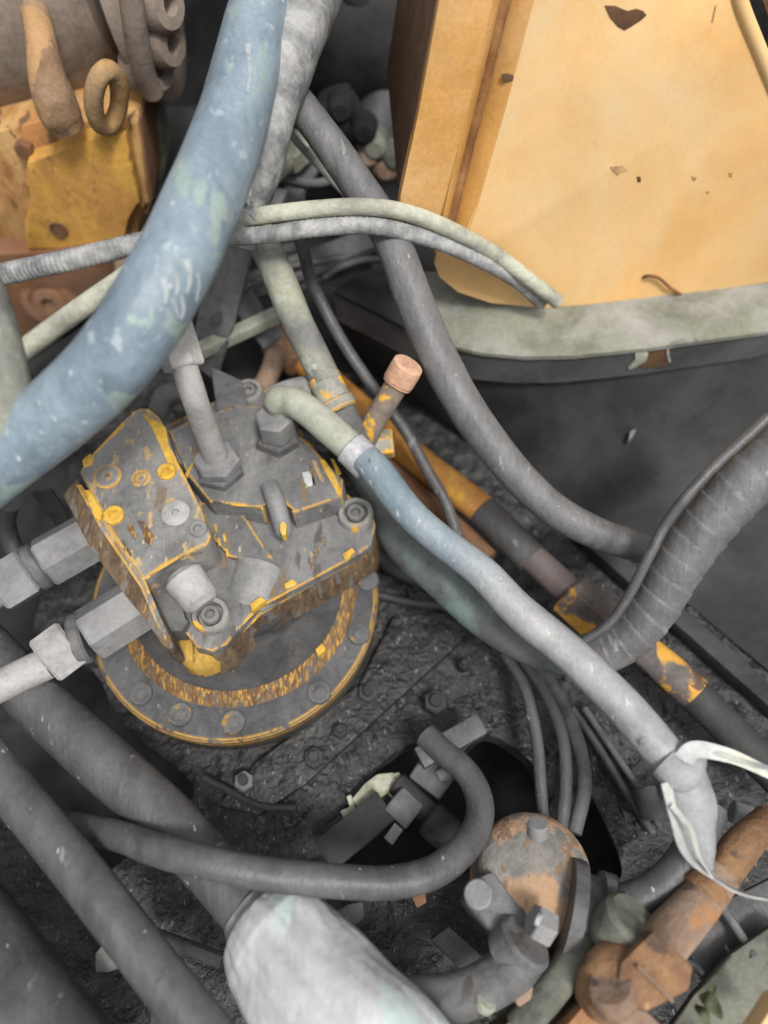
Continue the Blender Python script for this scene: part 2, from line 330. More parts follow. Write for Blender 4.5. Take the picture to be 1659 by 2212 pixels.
def snap(v):
    for poly in (hole1, hole2, hole3):
        q = Vector(v[:2]); best = None
        for k in range(len(poly)):
            a, b = Vector(poly[k]), Vector(poly[(k + 1) % len(poly)]); f = max(0, min(1, (q - a).dot(b - a) / (b - a).length_squared))
            c = a.lerp(b, f); d = (c - q).length
            if best is None or d < best[0]: best = (d, c)
        if best[0] < st * .72: return (best[1].x + .0012 * noise.noise(Vector((v[0] * 90, v[1] * 90, 3))), best[1].y + .0012 * noise.noise(Vector((v[0] * 90, v[1] * 90, 7))), v[2])
    return v
V = [snap(v) for v in V]
for j in range(ny):
    for i in range(nx):
        cx, cy = x0 + (i + .5) * st, y0 + (j + .5) * st
        if inside(cx, cy, hole1) or inside(cx, cy, hole2) or inside(cx, cy, hole3): continue
        a = j * (nx + 1) + i; F.append((a, a + 1, a + nx + 2, a + nx + 1))
add('floor', (V, F), m_deck, kind='structure')
for hp_ in (hole1, hole2):
    n_ = len(hp_); V = [(x, y, z) for z in (.004, -.028) for x, y in hp_]; F = [(i, (i + 1) % n_, n_ + (i + 1) % n_, n_ + i) for i in range(n_)]
    add('floor_edge', (V, F), m_dark, kind='structure')
add('ground', ([(-3, -2, -.2), (3, -2, -.2), (3, 4, -.2), (-3, 4, -.2)], [(0, 1, 2, 3)]), m_black, kind='structure')
add('floor', ([(-1.3, y0 + ny * st, -.004), (1.2, y0 + ny * st, -.004), (1.2, 1.7, -.004), (-1.3, 1.7, -.004)], [(0, 1, 2, 3)]), m_black, kind='structure')
add('floor', ([(x0 + nx * st, y0, -.004), (1.2, y0, -.004), (1.2, y0 + ny * st, -.004), (x0 + nx * st, y0 + ny * st, -.004)], [(0, 1, 2, 3)]), m_dark, kind='structure')
add('back_wall', box((0, 1.32, .2), (1.3, 0, 0), (0, .02, 0), (0, 0, .5), 0), m_black, kind='structure')

# clods of dried dirt on the deck
V = []; F = []
for i in range(900):
    px, py = random.uniform(520, 1450), random.uniform(1280, 1900)
    p = P(px, py, 0)
    if inside(p.x, p.y, hole1) or inside(p.x, p.y, hole2): continue
    s = random.choice((.001, .0015, .002, .002, .003, .0045)); b = len(V); st_ = random.uniform(1, 2.2); an = random.uniform(1.9, 2.4)
    for k, (dx, dy, dz) in enumerate(((1, 0, 0), (-.5, .87, 0), (-.5, -.87, 0), (0, 0, 1), (.6, .5, .6), (-.7, .1, .5))):
        j = .7 + .6 * random.random(); a_, b_ = dx * s * j * st_, dy * s * j
        V.append((p.x + a_ * math.cos(an) - b_ * math.sin(an), p.y + a_ * math.sin(an) + b_ * math.cos(an), .002 + dz * s * j))
    F += [(b, b + 4, b + 3), (b, b + 1, b + 4), (b + 1, b + 5, b + 3), (b + 1, b + 3, b + 4), (b + 1, b + 2, b + 5), (b + 2, b + 3, b + 5), (b + 2, b, b + 3)]
add('dirt_clods', (V, F), m_clod, kind='stuff', flat=True)

# deck plate edges, studs and nuts
dp = add('deck_plate', prism(T([(1010, 1372, .014), (660, 1692, .014), (560, 1760, .014), (470, 1740, .014), (560, 1640, .014), (780, 1480, .014), (850, 1330, .014), (960, 1325, .014)]), (0, 0, -.016), .0015), m_deck,
         label='dirt caked raised deck plate with a straight edge right of the round motor flange', cat='plate')
for (x, y, r, l) in ((680, 1640, 28, 'dark round deck nut just below the motor flange rim'), (735, 1582, 20, 'small dark deck nut right of the motor flange rim, upper of two'),
                     (795, 1500, 28, 'bulging deck bolt with a bright glint beside the motor flange'), (940, 1520, 34, 'squat dirty boss on the deck above the opening'),
                     (530, 1690, 26, 'pale grey bolt head left on the dark deck below the motor'), (1000, 1440, 16, 'tiny pale nut on the deck plate edge under the pale hose')):
    p = P(x, y, .012); rr = r * K / FPX * .66
    t = thing('deck_bolt', l, 'bolt', (p.x, p.y, .0), 'bolts on the dirty deck')
    add('head', hexa((p.x, p.y, .006), (p.x, p.y, .024), rr), m_dark if r != 26 else m_greyd, t)
    add('stud', rod((p.x, p.y, .024), (p.x, p.y, .031), rr * .5, 12), m_dark, t)

# ------------------------------------------------------------------ ledge, side wall below it and the orange housing panel on it
LZ = .20
led = T([(720, 628, LZ), (760, 600, LZ), (880, 590, LZ), (1000, 590, LZ), (1220, 560, LZ), (1700, 520, LZ), (1720, 700, LZ), (1659, 716, LZ), (1400, 752, LZ), (1240, 768, LZ), (1130, 770, LZ), (1040, 762, LZ), (980, 748, LZ), (870, 704, LZ)])
lt = thing('ledge', 'dusty grey green steel ledge with a curved lip under the orange panel', 'ledge', P(1200, 700, LZ - .05))
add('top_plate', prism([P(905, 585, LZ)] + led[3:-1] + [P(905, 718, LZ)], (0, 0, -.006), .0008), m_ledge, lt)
add('shelf_plate', prism([led[0], led[1], led[2], P(904, 585, LZ), P(904, 718, LZ), led[-1]], (0, 0, -.006), .0008), m_wall, lt, label='dark grey left end of the ledge')  # left end in a darker grey than the top plate
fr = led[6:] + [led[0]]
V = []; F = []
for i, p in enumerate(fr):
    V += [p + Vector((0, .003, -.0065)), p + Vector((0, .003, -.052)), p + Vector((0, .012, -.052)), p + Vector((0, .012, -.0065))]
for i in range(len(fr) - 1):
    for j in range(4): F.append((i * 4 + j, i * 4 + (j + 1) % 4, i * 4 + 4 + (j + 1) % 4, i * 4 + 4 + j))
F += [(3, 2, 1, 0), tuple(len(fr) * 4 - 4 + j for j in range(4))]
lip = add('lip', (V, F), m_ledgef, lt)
def lipq(x, y):
    a, b = P(1240, 768, LZ), P(1659, 716, LZ); n = Vector((b.y - a.y, -(b.x - a.x), 0)).normalized()
    return onplane(x, y, a + n * .000, n), n
q = []
for x, y in ((1388, 755), (1405, 752), (1440, 747), (1436, 770), (1442, 791), (1400, 794), (1380, 795), (1392, 775)):
    p, n_ = lipq(x, y); q.append(p)
add('rust_patch', prism(q, n_ * -.002, .0004), m_mark, lt, label='brown rust patch where grey paint has peeled')
for pts in (((1372, 757), (1390, 754), (1400, 762), (1396, 778), (1380, 788), (1362, 797), (1356, 794), (1372, 776)), ((1438, 748), (1446, 746), (1446, 768), (1449, 780), (1444, 783), (1440, 768))):
    q = [lipq(x, y)[0] + n_ * .001 for x, y in pts]
    add('paint_flake', prism(q, n_ * -.002, .0003), m_cream, lt, label='curled pale flake of paint')
# wall under the ledge
wl = [fr[i] for i in range(len(fr))]
def resample(pts, n):
    pts = [Vector(p) for p in pts]; d = [0]
    for a, b in zip(pts, pts[1:]): d.append(d[-1] + (b - a).length)
    out = []
    for k in range(n):
        t = d[-1] * k / (n - 1); i = max(q for q in range(len(pts) - 1) if d[q] <= t + 1e-9); out.append(pts[i].lerp(pts[i + 1], (t - d[i]) / max(1e-9, d[i + 1] - d[i])))
    return out
top_ = resample([p + Vector((0, .016, -.048)) for p in wl], 30)
bot_ = resample(T([(1900, 1640, .006), (1650, 1440, .006), (1420, 1250, .006), (1260, 1130, .006), (1110, 1020, .006), (980, 930, .006), (880, 850, .006), (800, 780, .006), (745, 730, .006)]), 30)
V = []; F = []; nr = 14
for a, b in zip(top_, bot_):
    c_ = Vector((a.x * .75 + b.x * .25, a.y * .75 + b.y * .25, .012))
    for k in range(nr): t = k / (nr - 1); V.append(a * (1 - t) ** 2 + c_ * 2 * t * (1 - t) + b * t * t)
for i in range(29):
    for k in range(nr - 1): F.append((i * nr + k, i * nr + k + 1, (i + 1) * nr + k + 1, (i + 1) * nr + k))
add('side_wall', (V, F), m_wall, kind='structure')

pa, pb = P(1180, 668, LZ), P(1659, 612, LZ)
pn = Vector((pb.y - pa.y, -(pb.x - pa.x), 0)).normalized(); pn = (pn + Vector((0, 0, .22))).normalized()
hp = thing('housing_panel', 'faded orange painted sheet metal housing panel with a brown heart shaped spot', 'panel', pa)
def on(x, y, off=0.0): return onplane(x, y, pa + pn * off, pn)
front = [on(*q) for q in ((1165, -60), (1150, 0), (1090, 230), (1030, 440), (985, 560), (945, 540), (938, 570), (950, 600), (990, 632), (1060, 655), (1180, 667), (1300, 655), (1480, 635), (1690, 607), (1760, 420), (1659, 170), (1592, -20), (1570, -60))]
add('front_sheet', prism(front, -pn * .006, .0012), m_panel, hp)
fold = [on(x, y, .004) for x, y in ((962, -60), (949, 0), (905, 240), (866, 420), (860, 452), (905, 465), (955, 472), (1010, 240), (1066, 0), (1080, -60))]
add('folded_edge', prism(fold, -pn * .012, .003), m_fold, hp, label='raised folded orange edge strip of the panel')
g0, g1 = on(1083, -60, .002), on(958, 480, .002)
A = [(1084, -70), (1070, 0), (1014, 235), (960, 466), (940, 545)]; B = [(1168, -70), (1152, 0), (1092, 230), (1032, 440), (990, 562)]
V = []; F = []; prof = ((-.06, .0035), (0, .0045), (.05, .003), (.11, -.004), (.17, -.012), (.27, -.017), (.40, -.013), (.60, -.006), (.82, -.0015), (1.02, .0004))
for a, b in zip(A, B):
    for f, d in prof: V.append(on(a[0] + (b[0] - a[0]) * f, a[1] + (b[1] - a[1]) * f, d))
    for f, d in reversed(prof): V.append(on(a[0] + (b[0] - a[0]) * f, a[1] + (b[1] - a[1]) * f, d - .003))
np_ = len(prof) * 2
for i in range(len(A) - 1):
    for j in range(np_): F.append((i * np_ + j, i * np_ + (j + 1) % np_, (i + 1) * np_ + (j + 1) % np_, (i + 1) * np_ + j))
F += [tuple(range(np_)), tuple(reversed(range((len(A) - 1) * np_, len(A) * np_)))]
add('pressed_groove', (V, F), m_fold, hp, label='pressed groove beside the folded edge')
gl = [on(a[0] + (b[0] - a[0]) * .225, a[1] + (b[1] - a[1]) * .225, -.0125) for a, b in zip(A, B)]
add('groove_shade', tube(gl, .0058, 30, 12, wob=.25), m_gshade, hp, label='brown line painting shade into the groove')  # brown tube paints the shade along the bottom of the groove
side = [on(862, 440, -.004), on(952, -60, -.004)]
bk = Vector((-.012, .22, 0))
add('side_sheet', prism([side[0], side[1], side[1] + bk, side[0] + bk], (.004, 0, 0), .0008), m_mark, hp, label='side of the panel housing with its shade painted brown')  # side face in shadow, its shade put into the dark brown colour
rs = [on(1592, -60, -.002), on(1597, 0, -.002), on(1640, 110, -.002), on(1672, 190, -.002), on(1740, 360, -.002)]
add('right_edge', tube(rs, .007, 24, 10, wob=0), m_panel, hp, label='rounded bright right edge of the panel')
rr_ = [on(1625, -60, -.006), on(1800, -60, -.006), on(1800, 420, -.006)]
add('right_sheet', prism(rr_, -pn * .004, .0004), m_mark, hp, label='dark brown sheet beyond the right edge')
for pts, l in ((((1306, 12), (1330, 13), (1356, 24), (1375, 19), (1390, 24), (1397, 33), (1385, 44), (1350, 66), (1335, 58), (1318, 38)), 'brown heart shaped spot of bare primer'),
               (((1084, 163), (1098, 160), (1110, 163), (1108, 175), (1088, 177)), 'small dark paint chip'),
               (((1318, 360), (1345, 358), (1358, 368), (1340, 372), (1335, 380), (1322, 368)), 'thin scraped mark'),
               (((1376, 382), (1384, 382), (1385, 393), (1378, 394)), 'round dark chip'),
               (((1494, 380), (1506, 384), (1500, 392), (1496, 388)), 'tiny scratch mark'),
               (((1575, 373), (1583, 373), (1582, 383), (1576, 382)), 'round dark fleck'),
               (((1526, 412), (1534, 413), (1532, 419), (1527, 418)), 'smallest dark fleck'),
               (((1545, 12), (1549, 10), (1541, 48), (1537, 48)), 'short dark scratch at the top')):
    add('paint_mark', prism([on(x, y, .0006) for x, y in pts], -pn * .003, .0002), m_mark if 'heart' in l or 'chip' in l else m_faint, hp, label=l)
add('bent_line', tube([on(1390, 599, .001), on(1402, 596, .006), on(1425, 602, .006), on(1448, 622, .006), on(1472, 637, .002)], .0018, 20, 8, wob=0), m_rblock, label='thin bent brown line along the foot of the orange panel', cat='wire')  # thin brown tube following a dark curve at the panel foot

# ------------------------------------------------------------------ swing motor
FZ, DZ, CZ, UZ, BZ = .07, .080, .145, .178, .20
fc = P(507, 1288, FZ); FR = .1605
sm = thing('swing_motor', 'round flanged hydraulic motor under grey dust with chipped yellow edges', 'motor', (fc.x, fc.y, .0))
fl = add('flange', lathe((fc.x, fc.y, .022), (0, 0, 1), [(0, FR - .004), (.004, FR - .001), (.045, FR), (.048, FR - .003), (.048, .05)], 96), m_flange, sm)
add('flange_side', lathe((fc.x, fc.y, .0), (0, 0, 1), [(0, FR - .006), (.022, FR - .003), (.0602, FR + .0008), (.0602, FR - .01)], 96), m_side, sm, label='brown yellow side of the flange')
dc = P(514, 1268, FZ + .005); dc = Vector((dc.x, dc.y, 0))
add('step_ring', lathe((dc.x, dc.y, FZ - .002), (0, 0, 1), [(0, .1345), (.002, .134), (.009, .1225), (.0105, .119), (.0105, .04)], 96), m_step, sm, label='ring step with flaking yellow paint')
add('hub', lathe((dc.x, dc.y, DZ - .004), (0, 0, 1), [(0, .1185), (.0045, .118), (.0052, .116), (.0052, .03)], 96), m_hub, sm)
add('neck', lathe((dc.x - .004, dc.y + .012, DZ), (0, 0, 1), [(0, .092), (.004, .088), (.024, .085), (.024, .03)], 64), m_hub, sm)
first = None
for x, y in ((690, 1497), (505, 1562), (305, 1500), (775, 1370), (795, 1255), (390, 1545), (765, 1180)):
    p = P(x, y, FZ)
    g = lathe((p.x, p.y, FZ - .001), (0, 0, 1), [(0, .0125), (.0035, .0125), (.002, .0112), (.002, .0085), (.0012, .0082), (.0012, .0062), (.003, .006), (.0035, .005), (.0035, .002)], 24)
    if first is None: first = add('flange_bolt', g, m_bolt, sm); fp = p
    else: dup_part(first, p - fp, sm)

cover = [M(*q, CZ) for q in ((250, 560), (560, 230), (850, 100), (880, 45), (945, 20), (1015, 50), (1060, 130), (1250, 330), (1385, 560), (1440, 590), (1515, 625), (1545, 710), (1522, 810), (1400, 885), (1150, 1020), (985, 1100), (900, 1200), (840, 1275), (770, 1310), (690, 1290), (640, 1220), (480, 1000), (330, 760))]
add('cover', prism(cover, (0, 0, -.016), .0025), m_cover, sm, label='grey dusted cover with chipped yellow rim')
skirt = [p + Vector((0, 0, -.0155)) for p in cover]
add('skirt', prism(skirt, (0, 0, -.046), .002, draft=.05), m_skirt, sm, label='rusty brown casting side below the cover')
up = [M(*q, UZ) for q in ((560, 260), (700, 200), (880, 140), (1020, 150), (1230, 330), (1390, 490), (1385, 575), (1150, 655), (1075, 560), (1010, 640), (890, 610), (760, 605), (650, 470))]
add('port_body', prism(up, (0, 0, -.034), .003, draft=.03), m_cover, sm)
rb = [M(*q, CZ + .008) for q in ((700, 600), (890, 632), (935, 690), (1000, 790), (1055, 862), (960, 880), (850, 860), (760, 760))]
add('gasket_plate', prism(rb, (0, 0, -.010), .0015), m_cover, sm)
# saddle: half sunk cylinder
add('saddle', rod(M(1015, 880, CZ - .014), M(935, 1110, CZ - .016), .028, 32, .026, .35), m_grey, sm, label='pale smooth rounded saddle')
add('yellow_chip', prism([M(x, y, CZ + .012) for x, y in ((948, 1085), (1000, 1048), (1022, 1070), (955, 1118))], (0, 0, -.012), .001), m_yel, sm)
add('yellow_chip', prism([M(x, y, CZ + .003) for x, y in ((1108, 990), (1150, 966), (1175, 990), (1150, 1004), (1115, 1012))], (0, 0, -.006), .001), m_yel, sm)
add('yellow_chip', prism([M(x, y, CZ + .0025) for x, y in ((1385, 850), (1430, 818), (1447, 835), (1400, 880))], (0, 0, -.006), .001), m_yel, sm)
add('yellow_chip', prism([M(x, y, DZ + .0035) for x, y in ((1258, 1300), (1290, 1270), (1308, 1300), (1270, 1335))], (0, 0, -.01), .001), m_yel, sm)
# four-corner screws (the left one is under the raised block)
for i, (x, y) in enumerate(((768, 1150), (1450, 672), (945, 95))):
    c = M(x, y, CZ); rr = .0190 if i < 2 else .0165
    b = add('screw_boss', lathe((c.x, c.y, CZ - .002), (0, 0, 1), [(0, rr), (.010, rr), (.0125, rr * .93), (.0125, rr * .70), (.003, rr * .66), (.003, rr * .1)], 32), m_boss if i < 2 else m_grey, sm)
    add('cap_screw', cap_screw((c.x, c.y, CZ + .0015), (0, 0, 1), rr * .50, .010), m_zinc, b)
add('boss_foot', lathe(M(742, 1308, CZ - .050), (0, 0, 1), [(0, .0275), (.020, .0265), (.030, .0225), (.0325, .019), (.0325, .004)], 36), m_foot, sm)
# short pipe plug lying beside the bottom corner screw
add('port_plug', rod(M(615, 935, CZ + .022), M(735, 1095, CZ + .012), .0208, 28, .019, .3), m_pale, sm, label='pale grey rounded port plug with a yellow worn end')

for pts, m in ((((1275, 395), (1300, 400), (1350, 470), (1385, 560), (1368, 575), (1340, 520), (1310, 470)), m_yel), (((1240, 400), (1262, 410), (1300, 500), (1285, 510)), m_cover), (((1330, 395), (1345, 400), (1380, 465), (1362, 475)), m_yel), (((1230, 430), (1240, 430), (1262, 520), (1245, 525)), m_step),
               (((1195, 462), (1225, 455), (1258, 500), (1250, 520), (1225, 530), (1205, 505)), m_white), (((640, 470), (690, 390), (690, 405), (655, 470), (650, 490)), m_yel)):
    add('paint_flake', prism([M(x, y, UZ + .0008) for x, y in pts], (0, 0, -.003), .0004), m, sm)
for x, y in ((1228, 880), (1252, 855), (1272, 830), (1298, 795), (1240, 905)):
    add('raised_mark', prism([M(x + a, y + b, CZ + .0012) for a, b in ((-6, -14), (4, -16), (9, 12), (-1, 15))], (0, 0, -.003), .0004), m_step, sm)
for x, y in ((785, 725), (825, 770), (800, 790), (838, 840)):
    add('raised_mark', prism([M(x + a, y + b, CZ + .0095) for a, b in ((-8, -18), (4, -18), (10, 18), (-1, 18))], (0, 0, -.003), .0004), m_yel, sm)
# raised block on the left
blk = [M(*q, BZ) for q in ((350, 235), (385, 175), (430, 155), (470, 158), (515, 195), (550, 250), (572, 340), (592, 420), (650, 500), (720, 645), (765, 760), (745, 805), (640, 850), (530, 905), (470, 960), (435, 972), (300, 760), (140, 465), (150, 440), (205, 372))]
vb = add('valve_block', prism(blk, (0, 0, -.055), .003, draft=.0), m_block, sm, label='raised block with patchy grey, tan and yellow paint')
def on_block(name, mx, my, r, h, m, sock=.45, z=BZ):
    c = M(mx, my, z)
    return add(name, lathe((c.x, c.y, z - .001), (0, 0, 1), [(0, r), (h * .8, r), (h, r * .9), (h, r * sock), (h * .3, r * sock * .9), (h * .3, r * .06)], 28), m, vb)
on_block('yellow_washer', 555, 462, .0095, .005, m_yel)
on_block('yellow_washer', 305, 668, .0102, .005, m_yel)
on_block('round_plug', 275, 485, .0142, .004, m_block, .22)
on_block('round_plug', 598, 660, .0142, .005, m_pale, .26)
on_block('small_plug', 705, 735, .0088, .006, m_zinc, .5)
on_block('small_plug', 432, 490, .010, .002, m_block, .3)
for pts, m in ((((165, 545), (190, 545), (250, 650), (240, 690), (215, 680), (190, 620)), m_yel), (((152, 405), (190, 372), (208, 390), (200, 425), (160, 440)), m_yel),
               (((430, 180), (500, 215), (550, 250), (560, 330), (590, 420), (560, 420), (520, 330), (480, 240)), m_yel)):
    add('paint_patch', prism([M(x, y, BZ + .0007) for x, y in pts], (0, 0, -.003), .0004), m, vb, label='bright yellow paint patch')
# raised casting strokes, worn to tan
for pts in (((330, 775), (350, 790), (390, 850), (380, 862)), ((362, 725), (385, 700), (412, 770), (402, 782)), ((412, 690), (440, 690), (490, 760), (478, 812), (452, 790), (440, 740))):
    add('casting_mark', prism([M(x, y, BZ + .0012) for x, y in pts], (0, 0, -.004), .0007), m_step, vb)
add('recess_wall', prism([M(*q, CZ + .012) for q in ((440, 970), (535, 912), (600, 935), (610, 1080), (655, 1165), (625, 1215), (545, 1215), (480, 1090))], (0, 0, -.03), .002), m_greyd, sm)
# the side plate seen on edge, with its foot
sp = [M(*q, BZ - .004) for q in ((58, 568), (82, 540), (130, 480), (250, 700), (445, 985), (510, 1120), (570, 1240), (585, 1280), (560, 1300), (530, 1280), (470, 1185), (330, 1010), (180, 800))]
add('side_plate', prism(sp, (0, 0, -.05), .0025), m_skirt, sm, label='rusty side plate carrying two hose fittings')
spr = [M(*q, BZ - .0015) for q in ((120, 520), (150, 520), (260, 690), (450, 970), (520, 1140), (560, 1230), (545, 1260), (500, 1170), (430, 1010), (240, 730))]
add('plate_rim', prism(spr, (0, 0, -.004), .001), m_block, sm)

# fittings standing on the port body ------------------------------------------------
def stand(mx, my, z): c = M(mx, my, z); return Vector((c.x, c.y, z))
b0 = stand(808, 455, UZ)
ef = thing('elbow_fitting', 'tall grey steel tube fitting rising from a hex nut under the blue hose', 'fitting', b0)
add('hex_base', hexa(b0 + Vector((0, 0, -.004)), b0 + Vector((0, 0, .012)), .0262, .3), m_greyd, ef)
add('hex_nut', hexa(b0 + Vector((0, 0, .012)), b0 + Vector((0, 0, .026)), .0248, .55), m_zinc, ef)
t0 = b0 + Vector((0, .002, .026))
add('riser_tube', tube([t0, t0 + Vector((0, 0, .03)), t0 + Vector((0, .0, .085)), t0 + Vector((-.001, .004, .108)), t0 + Vector((-.004, .013, .124)), t0 + Vector((-.008, .026, .134))], [.0128, .0124, .0120, .0120, .0118, .0115], 40, 24, wob=.02), m_pale, ef)
t1 = t0 + Vector((-.0045, .014, .124))
add('top_nut', hexa(t1, t1 + Vector((-.016, .046, .030)), .0185, .52), m_nut, ef)
b1 = stand(1085, 305, UZ)
en = thing('hose_elbow', 'sage grey bent hose end on a dark stacked hex nut', 'fitting', b1)
add('hex_base', hexa(b1 + Vector((0, 0, -.003)), b1 + Vector((0, 0, .014)), .0248, .1), m_greyd, en)
add('hex_nut', hexa(b1 + Vector((0, 0, .014)), b1 + Vector((0, 0, .044)), .0208, .35), m_zinc, en)
e0 = stand(1128, 285, UZ) + Vector((0, .006, .040))
ez = e0.z + .018
add('bent_tube', tube([e0 - Vector((0, 0, .002)), P(600, 866, ez - .004), P(625, 866, ez), P(660, 884, ez + .002), P(716, 930, ez - .002), P(768, 976, ez - .008)], [.013, .0148, .015, .0155, .016, .0155], 40, 24, wob=.02), m_sage, en)
add('collar', rod(P(754, 964, ez - .006), P(800, 1008, ez - .012), .0178, 28), m_silver, en, label='bright silver crimp collar')
# fitting of the greenish hose, chipped yellow
hz = .235
yf = thing('yellow_chipped_nut', 'grey hose nut with bright yellow paint chips at the top of the motor', 'fitting', P(755, 925, UZ))
add('nut', rod(P(698, 812, hz + .012), P(726, 872, hz), .0172, 24), m_yelgr, yf)
add('nut_rim', rod(P(722, 862, hz + .002), P(735, 888, hz - .004), .0190, 24), m_yelgr, yf)
add('adapter', rod(P(732, 884, hz - .004), P(772, 962, hz - .03), .0165, 24), m_greyd, yf)
add('arm', tube([P(590, 868, hz - .012), P(630, 850, hz - .008), P(690, 835, hz - .006)], [.016, .015, .014], 16, 20, wob=.02), m_grey, yf)
# drain tube with the faded cap
kn = thing('drain_tube', 'short dirty tube with yellow paint and a faded orange pink rubber cap', 'drain tube', P(800, 955, .17))
add('tube', tube([P(788, 950, .20), P(812, 905, .225), P(838, 862, .245), P(862, 822, .262)], [.0125, .012, .012, .0122], 20, 22, wob=.02), m_drain, kn)
add('rubber_cap', tube([P(856, 832, .258), P(862, 822, .262), P(876, 798, .274), P(882, 788, .279), P(884, 785, .2805)], [.0148, .0162, .0162, .0156, .010], 20, 26, wob=.02), m_knob, kn)
add('hex_plug', hexa(P(802, 962, .185), P(850, 957, .187), .0155, .2), m_yelgr, kn)
add('plug_rim', rod(P(785, 966, .184), P(812, 962, .185), .0190, 24), m_yelgr, kn)
# finger-like pin
pn_ = thing('relief_pin', 'short rounded grey pin with a yellow chipped tip on the motor cover', 'pin', stand(1108, 760, CZ))
add('pin_body', tube([M(1040, 520, UZ + .010), M(1070, 600, UZ + .010), M(1095, 690, UZ + .002), M(1108, 745, UZ - .006), M(1110, 765, UZ - .010)], [.0095, .0098, .0095, .009, .005], 24, 20, wob=.01), m_zinc, pn_)
add('yellow_tip', prism([M(x, y, UZ + .0105) for x, y in ((1090, 705), (1105, 690), (1122, 710), (1118, 755), (1100, 760), (1088, 735))], (0, 0, -.014), .001), m_yel, pn_)

# two side fittings going left
def side_fit(label, a, b, c, d, e, f, g, z, r, m1, m2):
    t = thing('side_fitting', label, 'fitting', P(*b, z - .03), 'hose fittings on the left of the motor')
    add('hex_body', hexa(P(*a, z), P(*b, z), r, .25), m1, t)
    add('washer', rod(P(*b, z), P(*c, z), r * .93, 28), m_greyd, t)
    add('hex_nut', hexa(P(*c, z), P(*d, z), r * .98, .6), m2, t)
    add('tube', tube([P(*e, z), P(*f, z), P(*g, z - .004)], r * .56, 16, 22, wob=.01), m2, t)
side_fit('upper grey hex hose fitting left of the motor beneath the blue hose', (235, 1137), (92, 1218), (66, 1233), (-6, 1276), (0, 1275), (-40, 1300), (-100, 1335), .155, .0275, m_zinc, m_zinc)
side_fit('lower grey hex hose fitting at the left bottom of the motor with its pale tube', (305, 1302), (188, 1375), (160, 1384), (98, 1430), (104, 1432), (40, 1462), (-60, 1512), .140, .0285, m_zinc, m_pale)
add('bent_pipe', tube(T([(20, 1090, .16), (14, 1130, .13), (28, 1180, .11), (60, 1225, .10)]), .010, 20, 16), m_hosed, label='short bent grey pipe at the left edge above the upper fitting', cat='pipe')
add('dark_strap', strip(T([(90, 1060, .19), (130, 1120, .14), (150, 1170, .10)]), .02, 16, .003), m_dark, label='dark strap under the blue hose left of the motor block', cat='strap')
# bits behind the block
add('small_elbow', tube(T([(340, 890, .185), (352, 858, .205), (378, 845, .21), (400, 852, .20)]), .0105, 20, 16), m_greyd, label='small dark grey elbow between motor block and tall fitting', cat='elbow')
add('side_bracket', prism(T([(360, 945, .17), (395, 930, .17), (420, 985, .17), (418, 1010, .17), (385, 1000, .17)]), (0, 0, -.03), .002), m_zinc, label='small grey bracket between the motor block and the hex nut', cat='bracket')

# ------------------------------------------------------------------ big hoses, near to far
bh = thing('blue_hose', 'thick dusty blue grey hose crossing the upper left of the picture', 'hose', P(400, 500, .41))
add('hose_body', tube(T([(-170, 1135, .30), (-20, 1010, .325), (110, 905, .36), (235, 790, .40), (330, 650, .432), (415, 490, .447), (500, 265, .445), (572, 0, .45), (625, -160, .45)]), .0305, 110, 36, wob=.035), m_blue, bh)
def onhose(x, y, line_, rad, off=.0004):
    d = ray(x, y).normalized(); t = .2
    for _ in range(900):
        p = CAM + d * t; m = min((p - q).length for q in line_)
        if m <= rad + off: return p
        t += max(.0004, (m - rad) * .5)
        if t > 2: return None
bl = smoothpath(T([(-170, 1135, .30), (-20, 1010, .325), (110, 905, .36), (235, 790, .40), (330, 650, .432), (415, 490, .447), (500, 265, .445), (572, 0, .45), (625, -160, .45)]), 400)
for pts, wd, m in ((((352, 600), (360, 630), (357, 655)), .006, 'r'), (((378, 585), (384, 615), (380, 640)), .005, 'r'), (((402, 560), (410, 600), (404, 632)), .007, 'r'), (((372, 645), (382, 672), (388, 690)), .005, 'r'), (((425, 590), (430, 620), (424, 650)), .004, 's'),
                   (((535, 95), (540, 150), (535, 200)), .006, 'r'), (((265, 905), (275, 925), (272, 940)), .006, 'r'), (((390, 640), (396, 668), (392, 690)), .006, 'r'), (((360, 668), (366, 690), (364, 708)), .004, 'r')):
    q = [onhose(x, y, bl, .0307) for x, y in pts]
    if None not in q: add('tape_shred', strip(q, (wd * .75, wd * .25), 10, .0007, .5, random.uniform(-.3, .3)), m_shred, bh)
add('torn_sleeve', strip(T([(533, 370, .42), (528, 410, .43), (538, 445, .42), (550, 470, .40)]), (.016, .006), 14, .0015, 1.2, .4), m_shred, bh, label='curled torn end of the hose wrapping')
add('parallel_hose', tube(T([(725, -120, .425), (662, 0, .43), (622, 90, .43), (585, 190, .42), (555, 300, .40), (525, 430, .36), (500, 520, .33)]), [.033, .033, .032, .028, .024], 60, 30, wob=.10), m_conduit, label='light grey hose running up beside the blue hose to the top edge', cat='hose')
add('curved_hose', tube(T([(560, 130, .40), (620, 195, .395), (691, 283, .375), (773, 400, .35), (820, 470, .335), (860, 553, .32), (893, 645, .30), (936, 750, .275), (995, 862, .25), (1063, 960, .225), (1135, 1045, .20), (1206, 1107, .18), (1293, 1154, .165), (1389, 1184, .155), (1450, 1200, .14)]), [.017, .017, .0172, .0178, .0185, .019, .019, .0185, .0175, .0168, .0165, .0165], 150, 28, wob=.05), m_hose, label='long grey hose curving down right past the orange panel and ledge', cat='hose')
